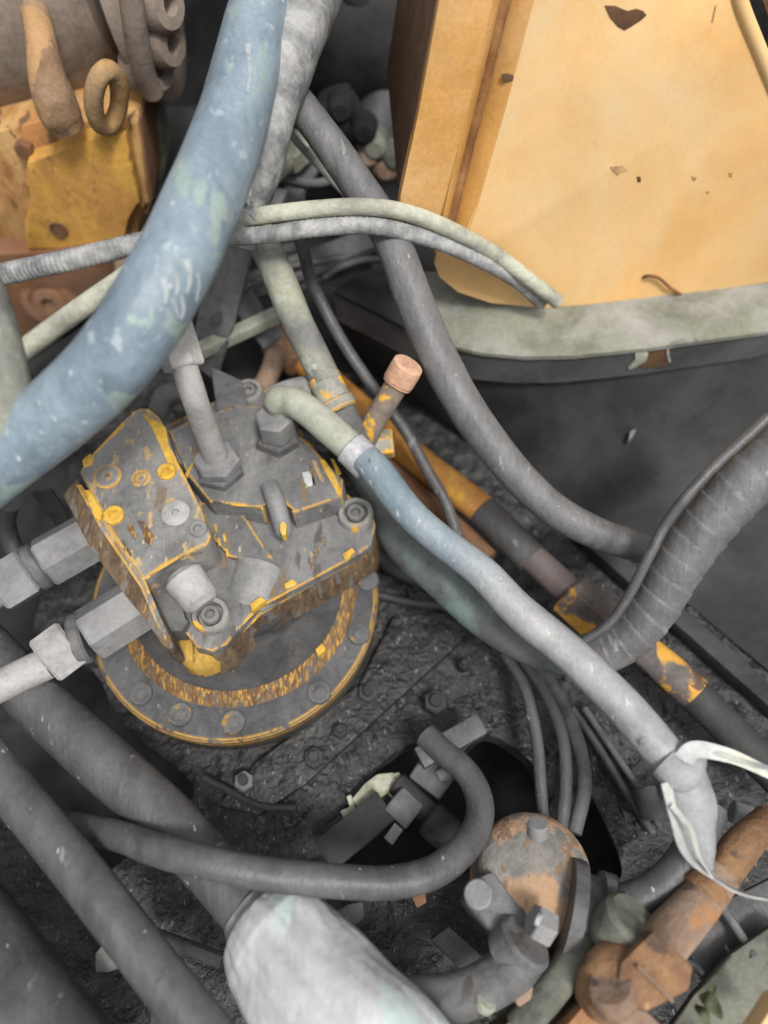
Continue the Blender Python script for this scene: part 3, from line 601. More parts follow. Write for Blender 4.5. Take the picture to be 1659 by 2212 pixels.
gh = add('greenish_hose', tube(T([(520, 430, .33), (548, 483, .32), (583, 553, .305), (638, 686, .275), (672, 755, .26), (706, 826, .246)]), [.016, .0162, .0165, .016, .0155], 60, 28, wob=.05), m_hosel, label='short greenish grey hose ending at the yellow chipped nut', cat='hose')
add('thin_hose', tube(T([(495, 480, .35), (570, 465, .365), (680, 452, .37), (790, 447, .368), (880, 460, .355), (975, 497, .335), (1070, 550, .30), (1150, 610, .262), (1205, 652, .235)]), .0080, 80, 20, wob=.04), m_cream, label='upper of two thin pale hoses arching to the ledge, cream coloured', cat='hose', group='pair of thin pale hoses')
add('thin_hose', tube(T([(490, 512, .345), (570, 508, .355), (680, 493, .36), (790, 488, .355), (880, 503, .34), (975, 533, .318), (1060, 572, .29), (1125, 612, .255), (1170, 655, .225)]), .0082, 150, 20, rib=(.006, .04), wob=.05), m_conduit, label='lower of two thin pale hoses arching to the ledge, grey and ridged', cat='hose', group='pair of thin pale hoses')
add('cable', tube(T([(640, 490, .34), (655, 540, .30), (672, 605, .25), (705, 675, .22), (750, 755, .20), (815, 850, .17), (875, 930, .15), (925, 1020, .12), (960, 1080, .10), (985, 1150, .08), (1000, 1220, .05)]), .0068, 80, 14, wob=.05), m_hosed, label='black dusty cable running down behind the capped drain tube', cat='cable')

jh = thing('pale_hose', 'long pale hose, blue then light grey, running from the motor to the lower right', 'hose', P(1130, 1345, .18))
jd = (P(1472, 1668, .202) - P(790, 992, .232)).normalized()
m_jhose = mat('pale_hose_rubber', (.155, .22, .275), (.25, .30, .325), 12, .36, .66, blend=((.23, .235, .24), (.40, .40, .40), tuple(jd), -.075, .005), chip=(.47, .47, .46), cscale=60, cthr=.66, chip2=(.14, .14, .14), c2scale=34, c2thr=.67, stretch=(1.5, .7, 1, 24), speck=(.46, .48, .49), sscale=100, sthr=.69, bump=.3, bscale=90, rough=.48, spec=.55, grime=.8)
add('hose_body', tube(T([(790, 992, .232), (816, 1020, .232), (883, 1105, .228), (953, 1168, .222), (1036, 1232, .216), (1106, 1305, .212), (1150, 1345, .21), (1223, 1405, .207), (1339, 1516, .205), (1429, 1620, .204), (1472, 1668, .202)]), [.0155, .0155, .0152, .0152, .0155, .0160, .0168, .0168, .0168, .0165, .0155], 120, 30, wob=.05), m_jhose, jh, label='hose tube fading from dusty blue to pale grey')
kh = thing('wrapped_hose', 'thick grey spiral wrapped hose looping from the right edge under the pale hose', 'hose', P(1400, 1250, .18))
add('green_length', tube(T([(735, 965, .08), (785, 1040, .105), (828, 1118, .122), (874, 1186, .132), (955, 1258, .138), (1053, 1341, .142), (1139, 1392, .138), (1220, 1418, .138)]), [.014, .015, .016, .0175, .019, .0195, .0195, .020], 70, 28, wob=.04), m_green, kh, label='smooth green grey length below the pale hose')
add('wrapped_length', tube(T([(1190, 1410, .137), (1270, 1418, .142), (1345, 1382, .16), (1415, 1308, .19), (1458, 1234, .215), (1500, 1168, .235), (1550, 1105, .255), (1640, 1020, .28), (1780, 915, .30)]), [.020, .0215, .0225, .023, .0235, .024, .025, .026], 260, 36, helix=(.019, .06), wob=.09), m_hose, kh, label='length wrapped in grey spiral tape')
add('side_cable', tube(T([(1262, 1385, .175), (1318, 1345, .19), (1362, 1280, .21), (1400, 1205, .235), (1440, 1130, .255), (1485, 1070, .275), (1550, 1000, .29), (1660, 900, .31)]), .0048, 70, 12, wob=.05), m_hosed, label='thin dark cable lashed along the wrapped hose', cat='cable')

# ------------------------------------------------------------------ orange pipe line behind the motor
op = thing('hydraulic_pipe', 'long chipped orange steel pipe passing diagonally behind the motor', 'pipe', P(960, 1030, .05))
oz = .075
add('painted_tube', tube(T([(585, 735, oz + .02), (680, 800, oz + .015), (790, 895, oz + .008), (880, 975, oz), (1055, 1112, oz)]), .0185, 40, 24, wob=.02), m_opipe, op)
add('rubber_sleeve', rod(P(1040, 1100, oz), P(1150, 1208, oz), .0195, 24), m_hosed, op, label='dark rubber sleeve')
add('bare_tube', rod(P(1140, 1196, oz), P(1262, 1308, oz), .0172, 24), m_bare, op, label='worn brown tube with an orange chip')
add('pipe_nut', hexa(P(1228, 1282, oz), P(1305, 1352, oz), .030, .3), m_chip, op, label='chipped orange hex nut')
add('lower_tube', tube(T([(1300, 1340, oz), (1440, 1450, .07), (1560, 1560, .065), (1720, 1720, .06)]), .0185, 30, 24, wob=.01), m_dark, op, label='dark lower run of the pipe')
lz = .07
add('orange_sleeve', tube([P(1372, 1392, .073), P(1440, 1446, .072), P(1500, 1500, .070)], .0192, 12, 24, wob=.0), m_chip, op, label='chipped orange band')
add('brown_pipe', tube(T([(820, 985, .05), (900, 1055, .05), (985, 1135, .05), (1060, 1205, .05)]), .011, 20, 16), m_rblock, label='thin brown pipe beneath the orange pipe right of the motor', cat='pipe')
add('rail', bar(P(1250, 1150, .02), P(1760, 1600, .02), .022, .02), m_dark, label='dark straight rail on the bay floor at the right edge', cat='rail')

# ------------------------------------------------------------------ upper left background: pump casting, valve block, pipes
PY = .78
pump = thing('pump_casting', 'dusty brown pump casting with lobed flange at the top left corner', 'pump', Y(150, 300, PY + .05))
pc = Y(60, 60, PY + .13)
add('body', lathe(pc + Vector((-.30, .02, 0)), (1, 0.05, .12), [(0, .13), (.20, .135), (.34, .135), (.37, .125), (.40, .10), (.41, .05)], 48), m_cast, pump)
fx = pc + Vector((.125, .02, .045))
add('end_flange', lathe(fx, (1, .05, .12), [(0, .12), (.004, .128), (.02, .13), (.026, .122), (.027, .05)], 40), m_cast, pump)
for i, (x, y, r) in enumerate(((345, 30, .026), (352, 115, .024), (325, 165, .026))):
    p = Y(x, y, PY + .03); add('flange_lobe', lathe(p + Vector((-.02, .02, 0)), (1, -.5, .2), [(0, r), (.03, r), (.036, r * .85), (.037, r * .4), (.02, r * .38), (.02, r * .05)], 24), m_cast, pump)
add('rib', tube([Y(280, -30, PY), Y(292, 60, PY), Y(310, 150, PY + .01), Y(330, 200, PY + .02)], .012, 20, 14), m_cast, pump)
add('vertical_pipe', tube([Y(70, 0, PY + .06), Y(88, 90, PY + .0), Y(104, 170, PY - .025), Y(126, 235, PY - .03), Y(146, 275, PY - .03)], [.013, .015, .017, .021, .022, .018], 24, 20, wob=.12), m_lug, pump, label='dusty orange pipe running down the casting')
ring = [Y(230 + 27 * math.cos(a) - 8 * math.sin(a), 212 + 60 * math.sin(a) + 10 * math.cos(a), PY - .03 + .012 * math.cos(a)) for a in [2 * math.pi * k / 36 for k in range(37)]]
add('lifting_eye', tube(ring, .0098, seg=16, smooth=False, end=False, wob=.10), m_eye, pump, label='upright oval orange lifting eye')
vt = thing('valve_block', 'orange dusty valve block with a lighter plate behind the blue hose', 'valve block', Y(160, 560, PY))
def yb(pts, yy): return [Y(x, y, yy) for x, y in pts]
add('block_body', prism(yb(((-60, 300), (90, 262), (160, 262), (300, 262), (322, 440), (290, 480), (300, 545), (60, 560), (-60, 560)), PY), (0, .16, 0), .005), m_valve, vt)
cvp = add('cover_plate', prism(yb(((58, 350), (110, 335), (180, 305), (272, 288), (302, 440), (270, 470), (272, 520), (170, 535), (60, 540), (52, 480), (72, 440), (56, 400)), PY - .022), (0, .024, 0), .003), m_valvep, vt, label='lighter ochre plate with a dark hole')
h = Y(126, 497, PY - .024); add('bolt_hole', lathe(h + Vector((0, .002, 0)), (0, -1, .15), [(0, .011), (.0025, .011), (.0035, .0095), (.001, .009), (.001, .001)], 20), m_mark, cvp)
h = Y(54, 320, PY - .004); add('bolt', hexa(h + Vector((0, .01, 0)), h + Vector((0, -.008, 0)), .011), m_rblock, vt)
add('side_web', prism(yb(((278, 262), (305, 255), (330, 430), (318, 470), (302, 440)), PY + .005), (0, .10, 0), .003), m_rblock, vt)
add('rounded_port', lathe(Y(225, 530, PY - .006), (0, -1, .3), [(0, .045), (.008, .043), (.012, .03), (.012, .01)], 30), m_rpale, vt)
add('lower_block', prism(yb(((-30, 545), (60, 555), (225, 530), (250, 590), (170, 690), (40, 745), (-30, 640)), PY - .03), (0, .14, 0), .005), m_rblock, vt, label='rust brown lower block')
h = Y(110, 655, PY - .032)
add('port_plug', lathe(h + Vector((0, .004, 0)), (0, -1, .3), [(0, .040), (.006, .040), (.009, .036), (.009, .028), (.005, .026), (.012, .022), (.013, .011), (.004, .009), (.004, .001)], 32), m_rblock, vt, label='concentric round port plug')
add('ridged_conduit', tube([Y(-60, 608, .62), Y(40, 585, .62), Y(150, 562, .62), Y(290, 528, .64), Y(420, 500, .66)], .0115, 200, 20, rib=(.0055, .05), wob=.06), m_conduit, label='ridged light grey conduit in front of the orange valve block', cat='conduit')
add('pale_pipe', tube([Y(30, 772, .56), Y(120, 705, .58), Y(250, 615, .60), Y(380, 530, .62)], .0118, 24, 24, wob=.01), m_cream, label='pale cream pipe slanting behind the blue hose at the left', cat='pipe')
add('dark_pipe', tube([Y(60, 815, .60), Y(170, 735, .62), Y(300, 630, .64)], .0105, 20, 16), m_dark, label='dark pipe just below the pale cream pipe', cat='pipe')
add('stub_hose', tube(T([(-85, 600, .42), (-58, 680, .415), (-36, 760, .40), (-14, 850, .375), (8, 930, .35), (30, 1000, .32)]), [.028, .030, .030, .030, .029], 36, 26, wob=.04), m_hosel, label='short dusty grey hose coming in at the left edge behind the blue hose', cat='hose')

# middle background: brackets, rods, pale pipe, nuts
add('pale_fitting', rod(P(548, 412, .27), P(640, 322, .27), .0135, 20), m_cream, label='pale cream rod fitting in the gap between blue and curved hoses', cat='fitting')
add('fitting_nut', hexa(P(612, 348, .268), P(655, 308, .268), .0205), m_sage, label='pale sage hex nut on the upper end of the rod between the hoses', cat='nut')
add('support_bar', bar(P(600, 470, .22), P(690, 330, .24), .025, .008), m_greyd, label='dark grey support bar behind the two thin hoses', cat='bar')
add('support_bar', bar(P(560, 430, .26), P(610, 440, .26), .04, .008), m_grey, label='short pale grey tab above the thin hoses', cat='bar')
add('cross_bar', bar(P(405, 770, .18), P(610, 675, .20), .016, .014), m_sage, label='pale greenish thin rod crossing behind the tall fitting', cat='rod')
add('frame_strap', strip(T([(540, 470, .28), (500, 570, .24), (465, 700, .20), (440, 800, .15)]), .045, 16, .005), m_greyd, label='grey dusty frame strap right of the blue hose', cat='strap')
add('frame_strap', strip(T([(500, 600, .20), (545, 680, .18), (590, 740, .16)]), .03, 16, .005), m_greyd, label='dark grey frame strap under the greenish hose', cat='strap')
add('frame_bar', bar(P(480, 640, .16), P(800, 520, .18), .035, .012), m_greyd, label='dark cross bar under the two thin hoses', cat='bar')
add('frame_bar', bar(P(640, 610, .15), P(800, 565, .15), .018, .012), m_greyd, label='narrow dark bar left of the curved hose near the ledge', cat='bar')
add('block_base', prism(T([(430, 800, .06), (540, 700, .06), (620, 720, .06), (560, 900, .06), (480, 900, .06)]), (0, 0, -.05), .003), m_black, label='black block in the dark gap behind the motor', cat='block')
add('rusty_hose', tube(T([(560, 690, .14), (588, 730, .14), (592, 775, .14), (570, 830, .14), (540, 850, .13)]), .0125, 30, 18), m_rpale, label='small brown bent hose behind the motor top screw', cat='hose')
add('pipe_end', rod(P(575, 705, .10), P(640, 790, .10), .017, 20), m_rblock, label='dull brown pipe end behind the greenish hose', cat='pipe')
add('corner_plate', prism(T([(455, 790, .17), (520, 820, .17), (545, 900, .17), (470, 900, .17)]), (0, 0, -.01), .002), m_greyd, label='grey plate between tall fitting and top motor screw', cat='plate')
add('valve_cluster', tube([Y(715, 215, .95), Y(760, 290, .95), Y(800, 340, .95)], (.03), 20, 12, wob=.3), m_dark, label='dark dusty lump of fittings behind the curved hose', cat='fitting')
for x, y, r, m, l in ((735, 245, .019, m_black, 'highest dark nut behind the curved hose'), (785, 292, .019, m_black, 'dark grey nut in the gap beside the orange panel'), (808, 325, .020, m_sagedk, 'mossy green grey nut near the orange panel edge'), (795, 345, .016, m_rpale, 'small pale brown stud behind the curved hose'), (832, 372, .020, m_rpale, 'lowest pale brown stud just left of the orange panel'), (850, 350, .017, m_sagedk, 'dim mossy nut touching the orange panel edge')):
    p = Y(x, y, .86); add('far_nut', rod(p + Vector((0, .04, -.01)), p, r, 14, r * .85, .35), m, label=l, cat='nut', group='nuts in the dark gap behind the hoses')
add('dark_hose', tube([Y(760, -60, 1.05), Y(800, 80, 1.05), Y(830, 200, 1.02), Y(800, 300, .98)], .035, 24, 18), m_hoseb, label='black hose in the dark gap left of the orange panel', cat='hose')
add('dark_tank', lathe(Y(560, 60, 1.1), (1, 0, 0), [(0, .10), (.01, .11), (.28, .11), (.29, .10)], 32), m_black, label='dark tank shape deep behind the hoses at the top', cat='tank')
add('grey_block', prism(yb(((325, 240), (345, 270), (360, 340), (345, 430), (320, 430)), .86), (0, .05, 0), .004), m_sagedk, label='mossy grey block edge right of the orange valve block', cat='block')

# ------------------------------------------------------------------ lower left: dark hoses and the white wrapped end
wh = thing('suction_hose', 'wide dark grey hose sloping into a white plastic wrapped end at bottom left', 'hose', P(430, 1800, .08))
add('hose_body', tube(T([(-60, 1370, .11), (70, 1505, .11), (238, 1659, .11), (350, 1760, .112), (470, 1890, .115), (570, 2010, .12)]), [.026, .0265, .0265, .0255, .0245, .024], 60, 32, wob=.04), m_hosed, wh)
wp = add('white_wrap', tube(T([(545, 1968, .118), (572, 1998, .122), (625, 2060, .13), (700, 2150, .14), (790, 2260, .15), (900, 2400, .155), (1000, 2530, .155)]), [.022, .040, .049, .0515, .053, .055, .056, .057, .057], 160, 110, wob=.12, fold=.035), m_white, wh, label='wrinkled white plastic wrapping on the hose end')
add('tied_neck', tube(T([(538, 1962, .118), (548, 1973, .119), (556, 1982, .12)]), [.027, .029, .027], 10, 28, wob=.15), m_sheet, wh)
add('dark_hose', tube(T([(-120, 1500, .16), (-15, 1655, .16), (95, 1790, .16), (208, 1930, .16), (320, 2075, .16), (427, 2212, .16), (520, 2330, .16)]), .0195, 60, 28, wob=.04), m_hosed, label='straight dark hose parallel to the bottom left, second from the corner', cat='hose')
add('corner_hose', tube(T([(-190, 1910, .12), (-70, 2075, .12), (60, 2250, .12), (190, 2430, .12)]), .052, 40, 32, wob=.03), m_hosed, label='broad dark hose filling the bottom left corner', cat='hose')
rl = thing('loop_hose', 'grey black hose looping over the deck opening to its clamp', 'hose', P(750, 1900, .1))
add('hose_body', tube(T([(120, 1772, .09), (187, 1789, .11), (267, 1809, .135), (333, 1834, .155), (433, 1859, .165), (533, 1881, .165), (653, 1897, .16), (753, 1906, .155), (853, 1906, .145), (940, 1882, .135), (1003, 1832, .12), (1034, 1776, .105), (1033, 1719, .095), (1005, 1666, .085), (953, 1620, .075), (920, 1588, .07)]), [.012, .0128, .0132, .0135, .0135, .0135, .0135, .0135, .0135, .0135, .013, .013, .013], 150, 24, wob=.05), m_hosed, rl)
add('end_clamp', bar(P(905, 1640, .06), P(1040, 1565, .06), .022, .016), m_hosed, rl)
tri = add('pale_chip', prism(T([(205, 2060, .05), (225, 2035, .05), (265, 2085, .05), (235, 2100, .05), (205, 2100, .05)]), (0, 0, -.02), .002), m_grey, label='pale grey bracket corner between the two bottom left hoses', cat='bracket')
add('rag_edge', tube(T([(330, 2020, .05), (400, 2045, .05), (480, 2075, .05)]), .007, 16, 12, wob=.1), m_greyd, label='thin scuffed cable left of the white wrapping', cat='cable')

# manifold inside the opening
mf = thing('hose_manifold', 'small dark manifold of rods and hex nuts inside the deck opening', 'manifold', P(870, 1780, -.05))
add('long_rod', rod(P(855, 1690, .02), P(985, 1812, .02), .0125, 16), m_dark, mf)
add('hex_nut', hexa(P(900, 1655, .02), P(965, 1705, .02), .0165), m_greyd, mf)
add('hex_nut', hexa(P(850, 1725, .03), P(895, 1768, .03), .0165), m_greyd, mf)
add('stub', rod(P(945, 1680, .03), P(968, 1668, .03), .008, 14), m_zinc, mf)
add('rod_end', rod(P(925, 1765, .03), P(990, 1822, .03), .0185, 18), m_dark, mf)
add('cross_link', bar(P(700, 1850, .03), P(835, 1740, .03), .034, .014), m_dark, mf)
add('white_tab', bar(P(838, 1818, .045), P(862, 1785, .045), .011, .008), m_zinc, mf, label='small white plastic tab')
add('elbow_piece', prism(T([(700, 1790, .03), (735, 1760, .03), (760, 1790, .03), (720, 1840, .03), (695, 1835, .03)]), (0, 0, -.03), .002), m_dark, mf)
fk = thing('lime_flake', 'pale yellow green crusty flake beside the deck opening', 'flake', P(800, 1700, 0))
add('flake_body', prism(T([(760, 1725, .022), (790, 1690, .022), (815, 1672, .022), (850, 1668, .022), (860, 1690, .022), (840, 1712, .022), (800, 1738, .022), (770, 1742, .022)]), (0, 0, -.012), .002), m_lime, fk)
for pts in (((848, 1672), (862, 1668), (868, 1680), (856, 1690)), ((842, 1700), (856, 1712), (846, 1724), (836, 1712)), ((735, 1752), (760, 1740), (790, 1758), (775, 1785), (745, 1775)), ((748, 1720), (758, 1716), (768, 1742), (756, 1746))):
    add('crust', prism(T([(x, y, .02) for x, y in pts]), (0, 0, -.01), .001), m_cream, fk)

# cables right of the loop
for pts, r, m, l in (
    (((1090, 1410), (1135, 1490), (1160, 1600), (1168, 1700), (1175, 1790)), .0062, m_hosed, 'leftmost of the dark cables running down from the wrapped hose'),
    (((1130, 1425), (1180, 1500), (1215, 1590), (1222, 1690), (1212, 1790)), .0068, m_hosed, 'middle dark cable below the wrapped hose bend'),
    (((1165, 1440), (1215, 1520), (1250, 1610), (1262, 1700), (1240, 1800)), .0075, m_greyd, 'grey rightmost cable of the bunch below the wrapped hose'),
    (((1235, 1530), (1290, 1610), (1345, 1700), (1410, 1800)), .0045, m_hosed, 'thin wire lying on the deck, left of a pair'),
    (((1262, 1530), (1320, 1615), (1370, 1690), (1425, 1785)), .0038, m_greyd, 'thin wire lying on the deck, right of a pair'),
    (((790, 1180), (850, 1230), (920, 1262), (1000, 1300)), .0075, m_hoseb, 'black cable leaving the motor flange rim, higher one'),
    (((815, 1285), (880, 1300), (960, 1312), (1040, 1345)), .005, m_hoseb, 'thin black cable on the deck right of the flange'),
    (((640, 1745), (560, 1740), (480, 1700), (440, 1680)), .0045, m_hoseb, 'thin curled black wire on the deck under the motor')):
    z0 = .055 if .006 < r < .0076 and pts[0][1] > 1350 else .012
    add('deck_cable', tube([P(x, y, z0 ) for i, (x, y) in enumerate(pts)], r, 40, 14, wob=.06), m, label=l, cat='cable', group='cables on the dirty deck')

# ------------------------------------------------------------------ lower right: rusty capped swivel, hoses, rusty pipe, torn plastic
sw = thing('swivel_joint', 'grey swivel joint under a domed rusty orange cap', 'swivel joint', P(1170, 1930, 0))
ca = P(1168, 1870, .115); ax = (P(1168, 1870, .13) - P(1100, 1990, .10)).normalized() * .35 + Vector((0, 0, 1)); ax.normalize()
add('cap', lathe(ca - ax * .05, ax, [(0, .054), (.030, .0535), (.040, .050), (.047, .041), (.0525, .024), (.054, .004)], 48), m_rcap, sw, label='domed cap, half flaking orange rust')
add('nub', rod(P(1160, 1805, .155), P(1162, 1778, .165), .009, 14), m_zinc, sw)
add('flank', prism(T([(1000, 1945, .125), (1030, 1895, .125), (1065, 1880, .125), (1150, 1990, .125), (1165, 2060, .125), (1130, 2090, .125), (1080, 2040, .125)]), (0, 0, -.07), .006), m_mid, sw)
add('flank_bolt', rod(P(1035, 1935, .125), P(1032, 1930, .134), .0125, 20), m_zinc, sw)
add('lower_body', rod(P(1100, 2070, .12), P(1140, 2030, .135), .0245, 28), m_mid, sw)
add('hex_screw', hexa(P(1150, 1988, .155), P(1190, 2010, .15), .0145), m_zinc, sw)
add('screw_end', rod(P(1158, 1984, .170), P(1168, 1990, .171), .005, 12), m_silver, sw, label='bright silver screw end')  # small silver rod on the hex screw
add('side_port', lathe(P(1215, 1965, .10), P(1290, 1990, .10) - P(1215, 1965, .10), [(0, .045), (.012, .045), (.014, .036), (.026, .036), (.028, .042), (.04, .042), (.042, .03), (.042, .01)], 32), m_greyd, sw)
add('elbow_hose', tube(T([(620, 2080, .09), (760, 2140, .10), (880, 2160, .11), (1000, 2150, .12), (1090, 2105, .125), (1130, 2050, .13)]), [.017, .0180, .0185, .019, .020, .022], 50, 26, wob=.04), m_mid, label='grey hose sweeping left from the swivel joint at the bottom', cat='hose')
add('lower_pipe', prism(T([(930, 2030, .05), (970, 2000, .05), (1060, 2080, .05), (1020, 2120, .05)]), (0, 0, -.03), .003), m_greyd, label='dark grey block left of the swivel joint foot', cat='block')
add('rust_tab', prism(T([(893, 1912, .07), (915, 1908, .07), (922, 1950, .07), (900, 1962, .07), (890, 1940, .07)]), (0, 0, -.02), .002), m_rblock, label='small rusty brown tab below the loop hose', cat='tab')
add('grey_bracket', prism(T([(710, 1975, .05), (750, 1955, .05), (785, 1945, .05), (788, 1985, .05), (760, 2002, .05), (735, 2000, .05)]), (0, 0, -.03), .004), m_greyd, label='grey rounded bracket between loop hose and white wrapping', cat='bracket')
add('branch_hose', tube(T([(1255, 1972, .11), (1330, 1955, .12), (1410, 1925, .13), (1470, 1870, .14), (1510, 1800, .15), (1530, 1740, .15)]), .0155, 40, 26, wob=.04), m_hosed, label='dark hose bending right and up from the swivel joint', cat='hose')
rp = thing('rusty_pipe', 'thick orange brown rusty pipe with a flanged block at the lower right', 'pipe', P(1450, 2050, .05))
rz = .15
add('upper_run', tube(T([(1660, 1770, .13), (1600, 1830, rz), (1555, 1895, rz)]), [.013, .0155, .015], 20, 24), m_rpipe, rp)
add('middle_run', tube(T([(1560, 1885, rz), (1500, 1960, rz), (1420, 2050, rz)]), [.0155, .018, .020], 20, 24), m_rpale, rp)
add('joint_ring', rod(P(1535, 1905, rz), P(1510, 1935, rz), .019, 24), m_rpipe, rp)
add('flange_block', prism(T([(1412, 2008, .18), (1500, 2088, .18), (1492, 2140, .18), (1395, 2190, .18), (1330, 2150, .18), (1340, 2080, .18)]), (0, 0, -.06), .005), m_rpipe, rp)
add('edge_bar', bar(P(1375, 2085, .183), P(1455, 2165, .183), .003, .004), m_rpale, rp)
add('elbow', tube(T([(1390, 2110, .145), (1345, 2100, .15), (1315, 2115, .15), (1300, 2155, .13)]), [.020, .024, .024, .022], 24, 24), m_rpipe, rp)
add('foot_block', prism(T([(1200, 2240, .14), (1260, 2170, .14), (1330, 2160, .14), (1400, 2185, .14), (1480, 2260, .14), (1300, 2320, .14)]), (0, 0, -.08), .005), m_rpale, rp)
add('pale_stub', rod(P(1318, 2128, .178), P(1330, 2165, .165), .018, 22), m_rpale, rp)
add('sage_collar', lathe(P(1320, 2030, .13), P(1360, 1990, .15) - P(1320, 2030, .13), [(0, .022), (.012, .025), (.03, .024), (.034, .02), (.034, .005)], 30), m_sagedk, label='mossy grey collar between swivel joint and rusty pipe', cat='collar')
add('sage_bar', tube(T([(1270, 2020, .12), (1235, 2080, .12), (1180, 2150, .12), (1120, 2220, .11)]), [.012, .0135, .014, .013], 24, 22, wob=.12), m_sagedk, label='mossy grey green bar beside the swivel joint running off the bottom', cat='bar')
add('pale_bracket', prism(T([(1095, 2125, .13), (1125, 2105, .13), (1155, 2125, .13), (1150, 2160, .13), (1120, 2180, .13)]), (0, 0, -.04), .004), m_rpale, label='small pale pink bracket at the bottom by the grey hose', cat='bracket')
add('rust_block', prism(T([(1050, 2240, .08), (1150, 2170, .08), (1230, 2180, .08), (1230, 2300, .08)]), (0, 0, -.05), .004), m_rpale, label='pale rusty block at the bottom edge', cat='block')
add('green_cap', rod(P(1042, 2172, .135), P(1052, 2160, .14), .009, 14), m_sage, label='little sage green cap at the bottom of the grey hose', cat='cap')
add('corner_plate', prism(T([(1500, 2150, .12), (1580, 2060, .12), (1680, 1990, .12), (1780, 2050, .12), (1700, 2330, .12), (1480, 2330, .12), (1440, 2230, .12)]), (0, 0, -.012), .003), m_sagedk, label='grey green plate at the bottom right corner', cat='plate')
add('mesh_plate', prism(T([(1480, 2050, .095), (1560, 1950, .095), (1700, 1880, .095), (1700, 2000, .095), (1600, 2090, .095), (1530, 2130, .095)]), (0, 0, -.012), .002), m_hosed, label='dark rough plate right of the rusty pipe', cat='plate')
add('orange_corner', prism(T([(1625, 2240, .20), (1690, 2140, .20), (1760, 2260, .20)]), (0, 0, -.03), .004), m_panel, label='orange painted corner piece cut by the bottom right corner', cat='plate')
add('curved_wire', tube(T([(1440, 2090, .14), (1470, 2075, .15), (1500, 2085, .145), (1515, 2100, .13)]), .0025, 16, 8), m_hoseb, label='short curved black wire on the corner plate', cat='wire')
add('thin_rod', tube(T([(1560, 1960, .11), (1600, 2020, .11), (1630, 2070, .12)]), .004, 12, 10), m_greyd, label='thin grey rod beside the corner plate', cat='rod')
add('pipe_stub', rod(P(1580, 1752, .08), P(1625, 1768, .08), .011, 16), m_zinc, label='small grey stub near the right edge above the rusty pipe', cat='stub')
add('bolt_end', hexa(P(1640, 1790, .12), P(1690, 1810, .12), .016), m_pale, label='pale bolt end at the right edge', cat='bolt')
add('tube_bundle', rod(P(1390, 1700, .03), P(1412, 1770, .03), .012, 14), m_greyd, label='small grey lump on the deck left of the torn plastic', cat='lump')
# torn plastic
ts = thing('torn_plastic', 'torn white and grey plastic strips hanging from the pale hose end', 'plastic', P(1500, 1750, .10))
V = []; F = []
L0 = smoothpath(T([(1440, 1690, .205), (1446, 1760, .19), (1468, 1830, .17), (1500, 1880, .155)]), 12)
R0 = smoothpath(T([(1510, 1615, .205), (1545, 1720, .19), (1548, 1800, .17), (1540, 1885, .155)]), 12)
nn = min(len(L0), len(R0))
for i in range(nn):
    for j in range(7):
        f = j / 6; p = L0[i].lerp(R0[i], f); p = p + Vector((0, 0, .016 * math.sin(math.pi * f) + .004 * noise.noise(p * 60))); V.append(p)
for i in range(nn - 1):
    for j in range(6): a = i * 7 + j; F.append((a, a + 1, a + 8, a + 7))
b = len(V); V += [v - Vector((0, 0, .0012)) for v in V]
F += [tuple(reversed([q + b for q in f])) for f in F]
for i in range(nn - 1): F += [(i * 7, i * 7 + 7, i * 7 + 7 + b, i * 7 + b), (i * 7 + 6, i * 7 + 6 + b, i * 7 + 13 + b, i * 7 + 13)]
add('sheath_flap', (V, F), m_sheet, ts, label='grey torn sheath flap')
add('plastic_strip', strip(T([(1438, 1690, .213), (1455, 1760, .205), (1480, 1840, .20), (1540, 1892, .19), (1600, 1928, .19), (1700, 1950, .19)]), (.010, .015), 40, .0012, 1.2, .3), m_ribbon, ts)
add('plastic_strip', strip(T([(1470, 1650, .222), (1500, 1620, .225), (1560, 1628, .22), (1620, 1650, .215), (1720, 1700, .21)]), (.016, .008), 30, .0012, -1.0, .2), m_ribbon, ts)
add('plastic_strip', strip(T([(1540, 1622, .222), (1590, 1640, .222), (1640, 1655, .222), (1720, 1670, .22)]), .005, 20, .0012, .6, .2), m_ribbon, ts)
add('plastic_strip', strip(T([(1450, 1740, .212), (1490, 1790, .21), (1510, 1845, .20), (1535, 1890, .192)]), (.005, .010), 20, .0012, .9, .3), m_ribbon, ts)
add('hose_knot', tube(T([(1440, 1640, .206), (1470, 1665, .208), (1492, 1640, .21), (1500, 1612, .208)]), [.017, .018, .013, .007], 20, 18, wob=.12), m_sheet, ts, label='bunched plastic at the hose end')

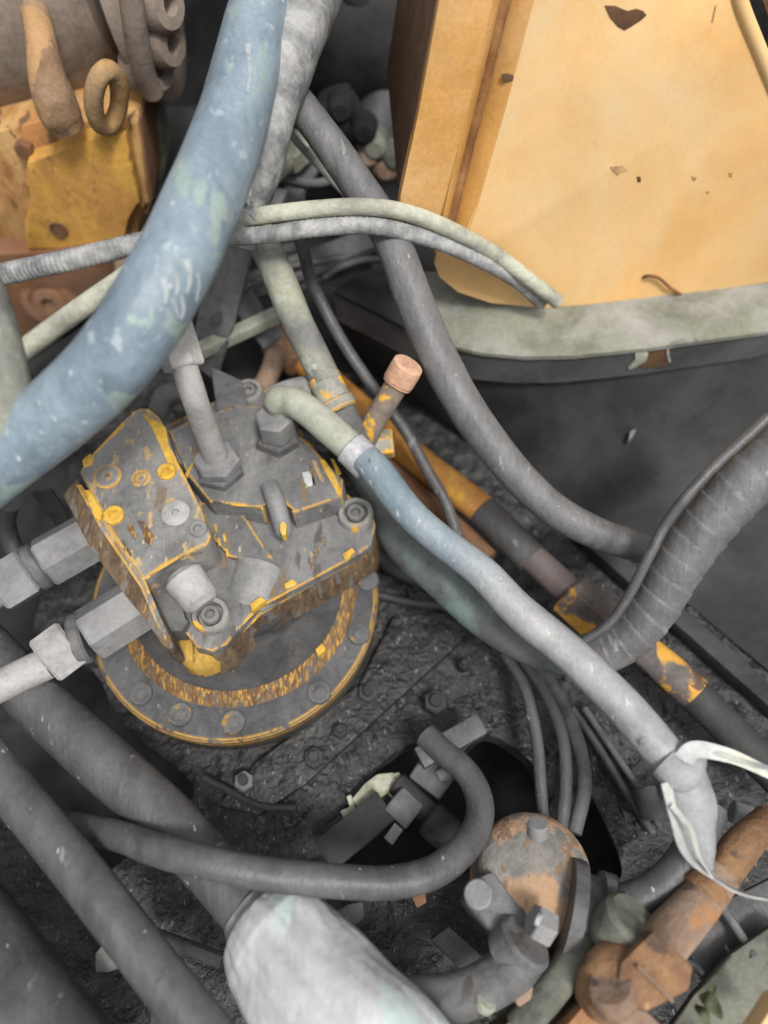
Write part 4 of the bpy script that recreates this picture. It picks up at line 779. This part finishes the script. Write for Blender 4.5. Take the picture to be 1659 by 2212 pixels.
for pts, w_, l in ((((1510, 2150, .155), (1535, 2165, .165), (1560, 2200, .15)), .012, 'larger dry green leaf at the bottom right on the corner plate'), (((1500, 2170, .15), (1520, 2190, .16), (1530, 2220, .15)), .009, 'smaller dark green leaf at the bottom edge by the corner plate'), (((1545, 2130, .15), (1530, 2150, .158), (1512, 2160, .15)), .007, 'narrow curled green leaf beside the curved wire')):
    c_ = smoothpath(T(pts), 14); V = []; F = []
    for i, p in enumerate(c_):
        f = i / (len(c_) - 1); hw = w_ * math.sin(math.pi * (.06 + .9 * f)) ** .8 * .5; t_ = (c_[min(i + 1, len(c_) - 1)] - c_[max(i - 1, 0)]).normalized(); s_ = t_.cross(Vector((0, 0, 1))).normalized()
        V += [p - s_ * hw + Vector((0, 0, .0015)), p, p + s_ * hw + Vector((0, 0, .0015))]
    for i in range(len(c_) - 1): F += [(i * 3, i * 3 + 1, i * 3 + 4, i * 3 + 3), (i * 3 + 1, i * 3 + 2, i * 3 + 5, i * 3 + 4)]
    add('leaf', (V, F), m_leaf, label=l, cat='leaf', group='dry leaves at the bottom right')

n_ = (P(1365, 935, .1) - CAM).normalized()
add('wall_scratch', prism([V_ for V_ in T([(1358, 950, .082), (1362, 932, .086), (1374, 926, .086), (1368, 942, .083)])], (0, 0, -.012), .0005), m_zinc, label='small pale scratched flake stuck on the dark wall below the ledge', cat='flake')

for pts, rr_, m, l in ((((588, 225, .36), (625, 285, .34), (690, 360, .30), (760, 432, .27)), .0042, m_grey, 'thin light grey line tucked under the long curved hose near its top'),
        (((560, 350, .25), (620, 385, .24), (690, 395, .24), (760, 370, .23)), .0055, m_greyd, 'dark thin line crossing behind the pale rod fitting'),
        (((650, 450, .22), (655, 390, .23), (690, 320, .24), (735, 285, .22)), .0050, m_hosed, 'black thin line bending up behind the long curved hose'),
        (((460, 700, .21), (520, 630, .20), (610, 580, .19), (720, 560, .18), (820, 540, .17)), .0050, m_hosed, 'black thin line under the short greenish hose'),
        (((700, 600, .16), (740, 575, .17), (800, 560, .17), (850, 570, .16)), .0042, m_greyd, 'dark thin line just above the left end of the ledge'),
        (((455, 760, .15), (500, 700, .15), (520, 640, .16), (515, 590, .18)), .0060, m_greyd, 'dark thin line behind the tall fitting beside the frame strap')):
    add('thin_line', tube(T(pts), rr_, 30, 12, wob=.06), m, label=l, cat='cable', group='thin lines in the gap behind the hoses')
for a, b, rr_, m, l in (((745, 330, .20), (790, 365, .20), .011, m_sage, 'small sage connector deep in the gap left of the orange panel'), ((690, 250, .22), (730, 268, .22), .010, m_greyd, 'small dark connector half hidden by the long curved hose'), ((600, 545, .15), (650, 530, .15), .010, m_greyd, 'small dark connector between the short greenish hose and thin cable')):
    add('connector', hexa(P(*a), P(*b), rr_), m, label=l, cat='connector')
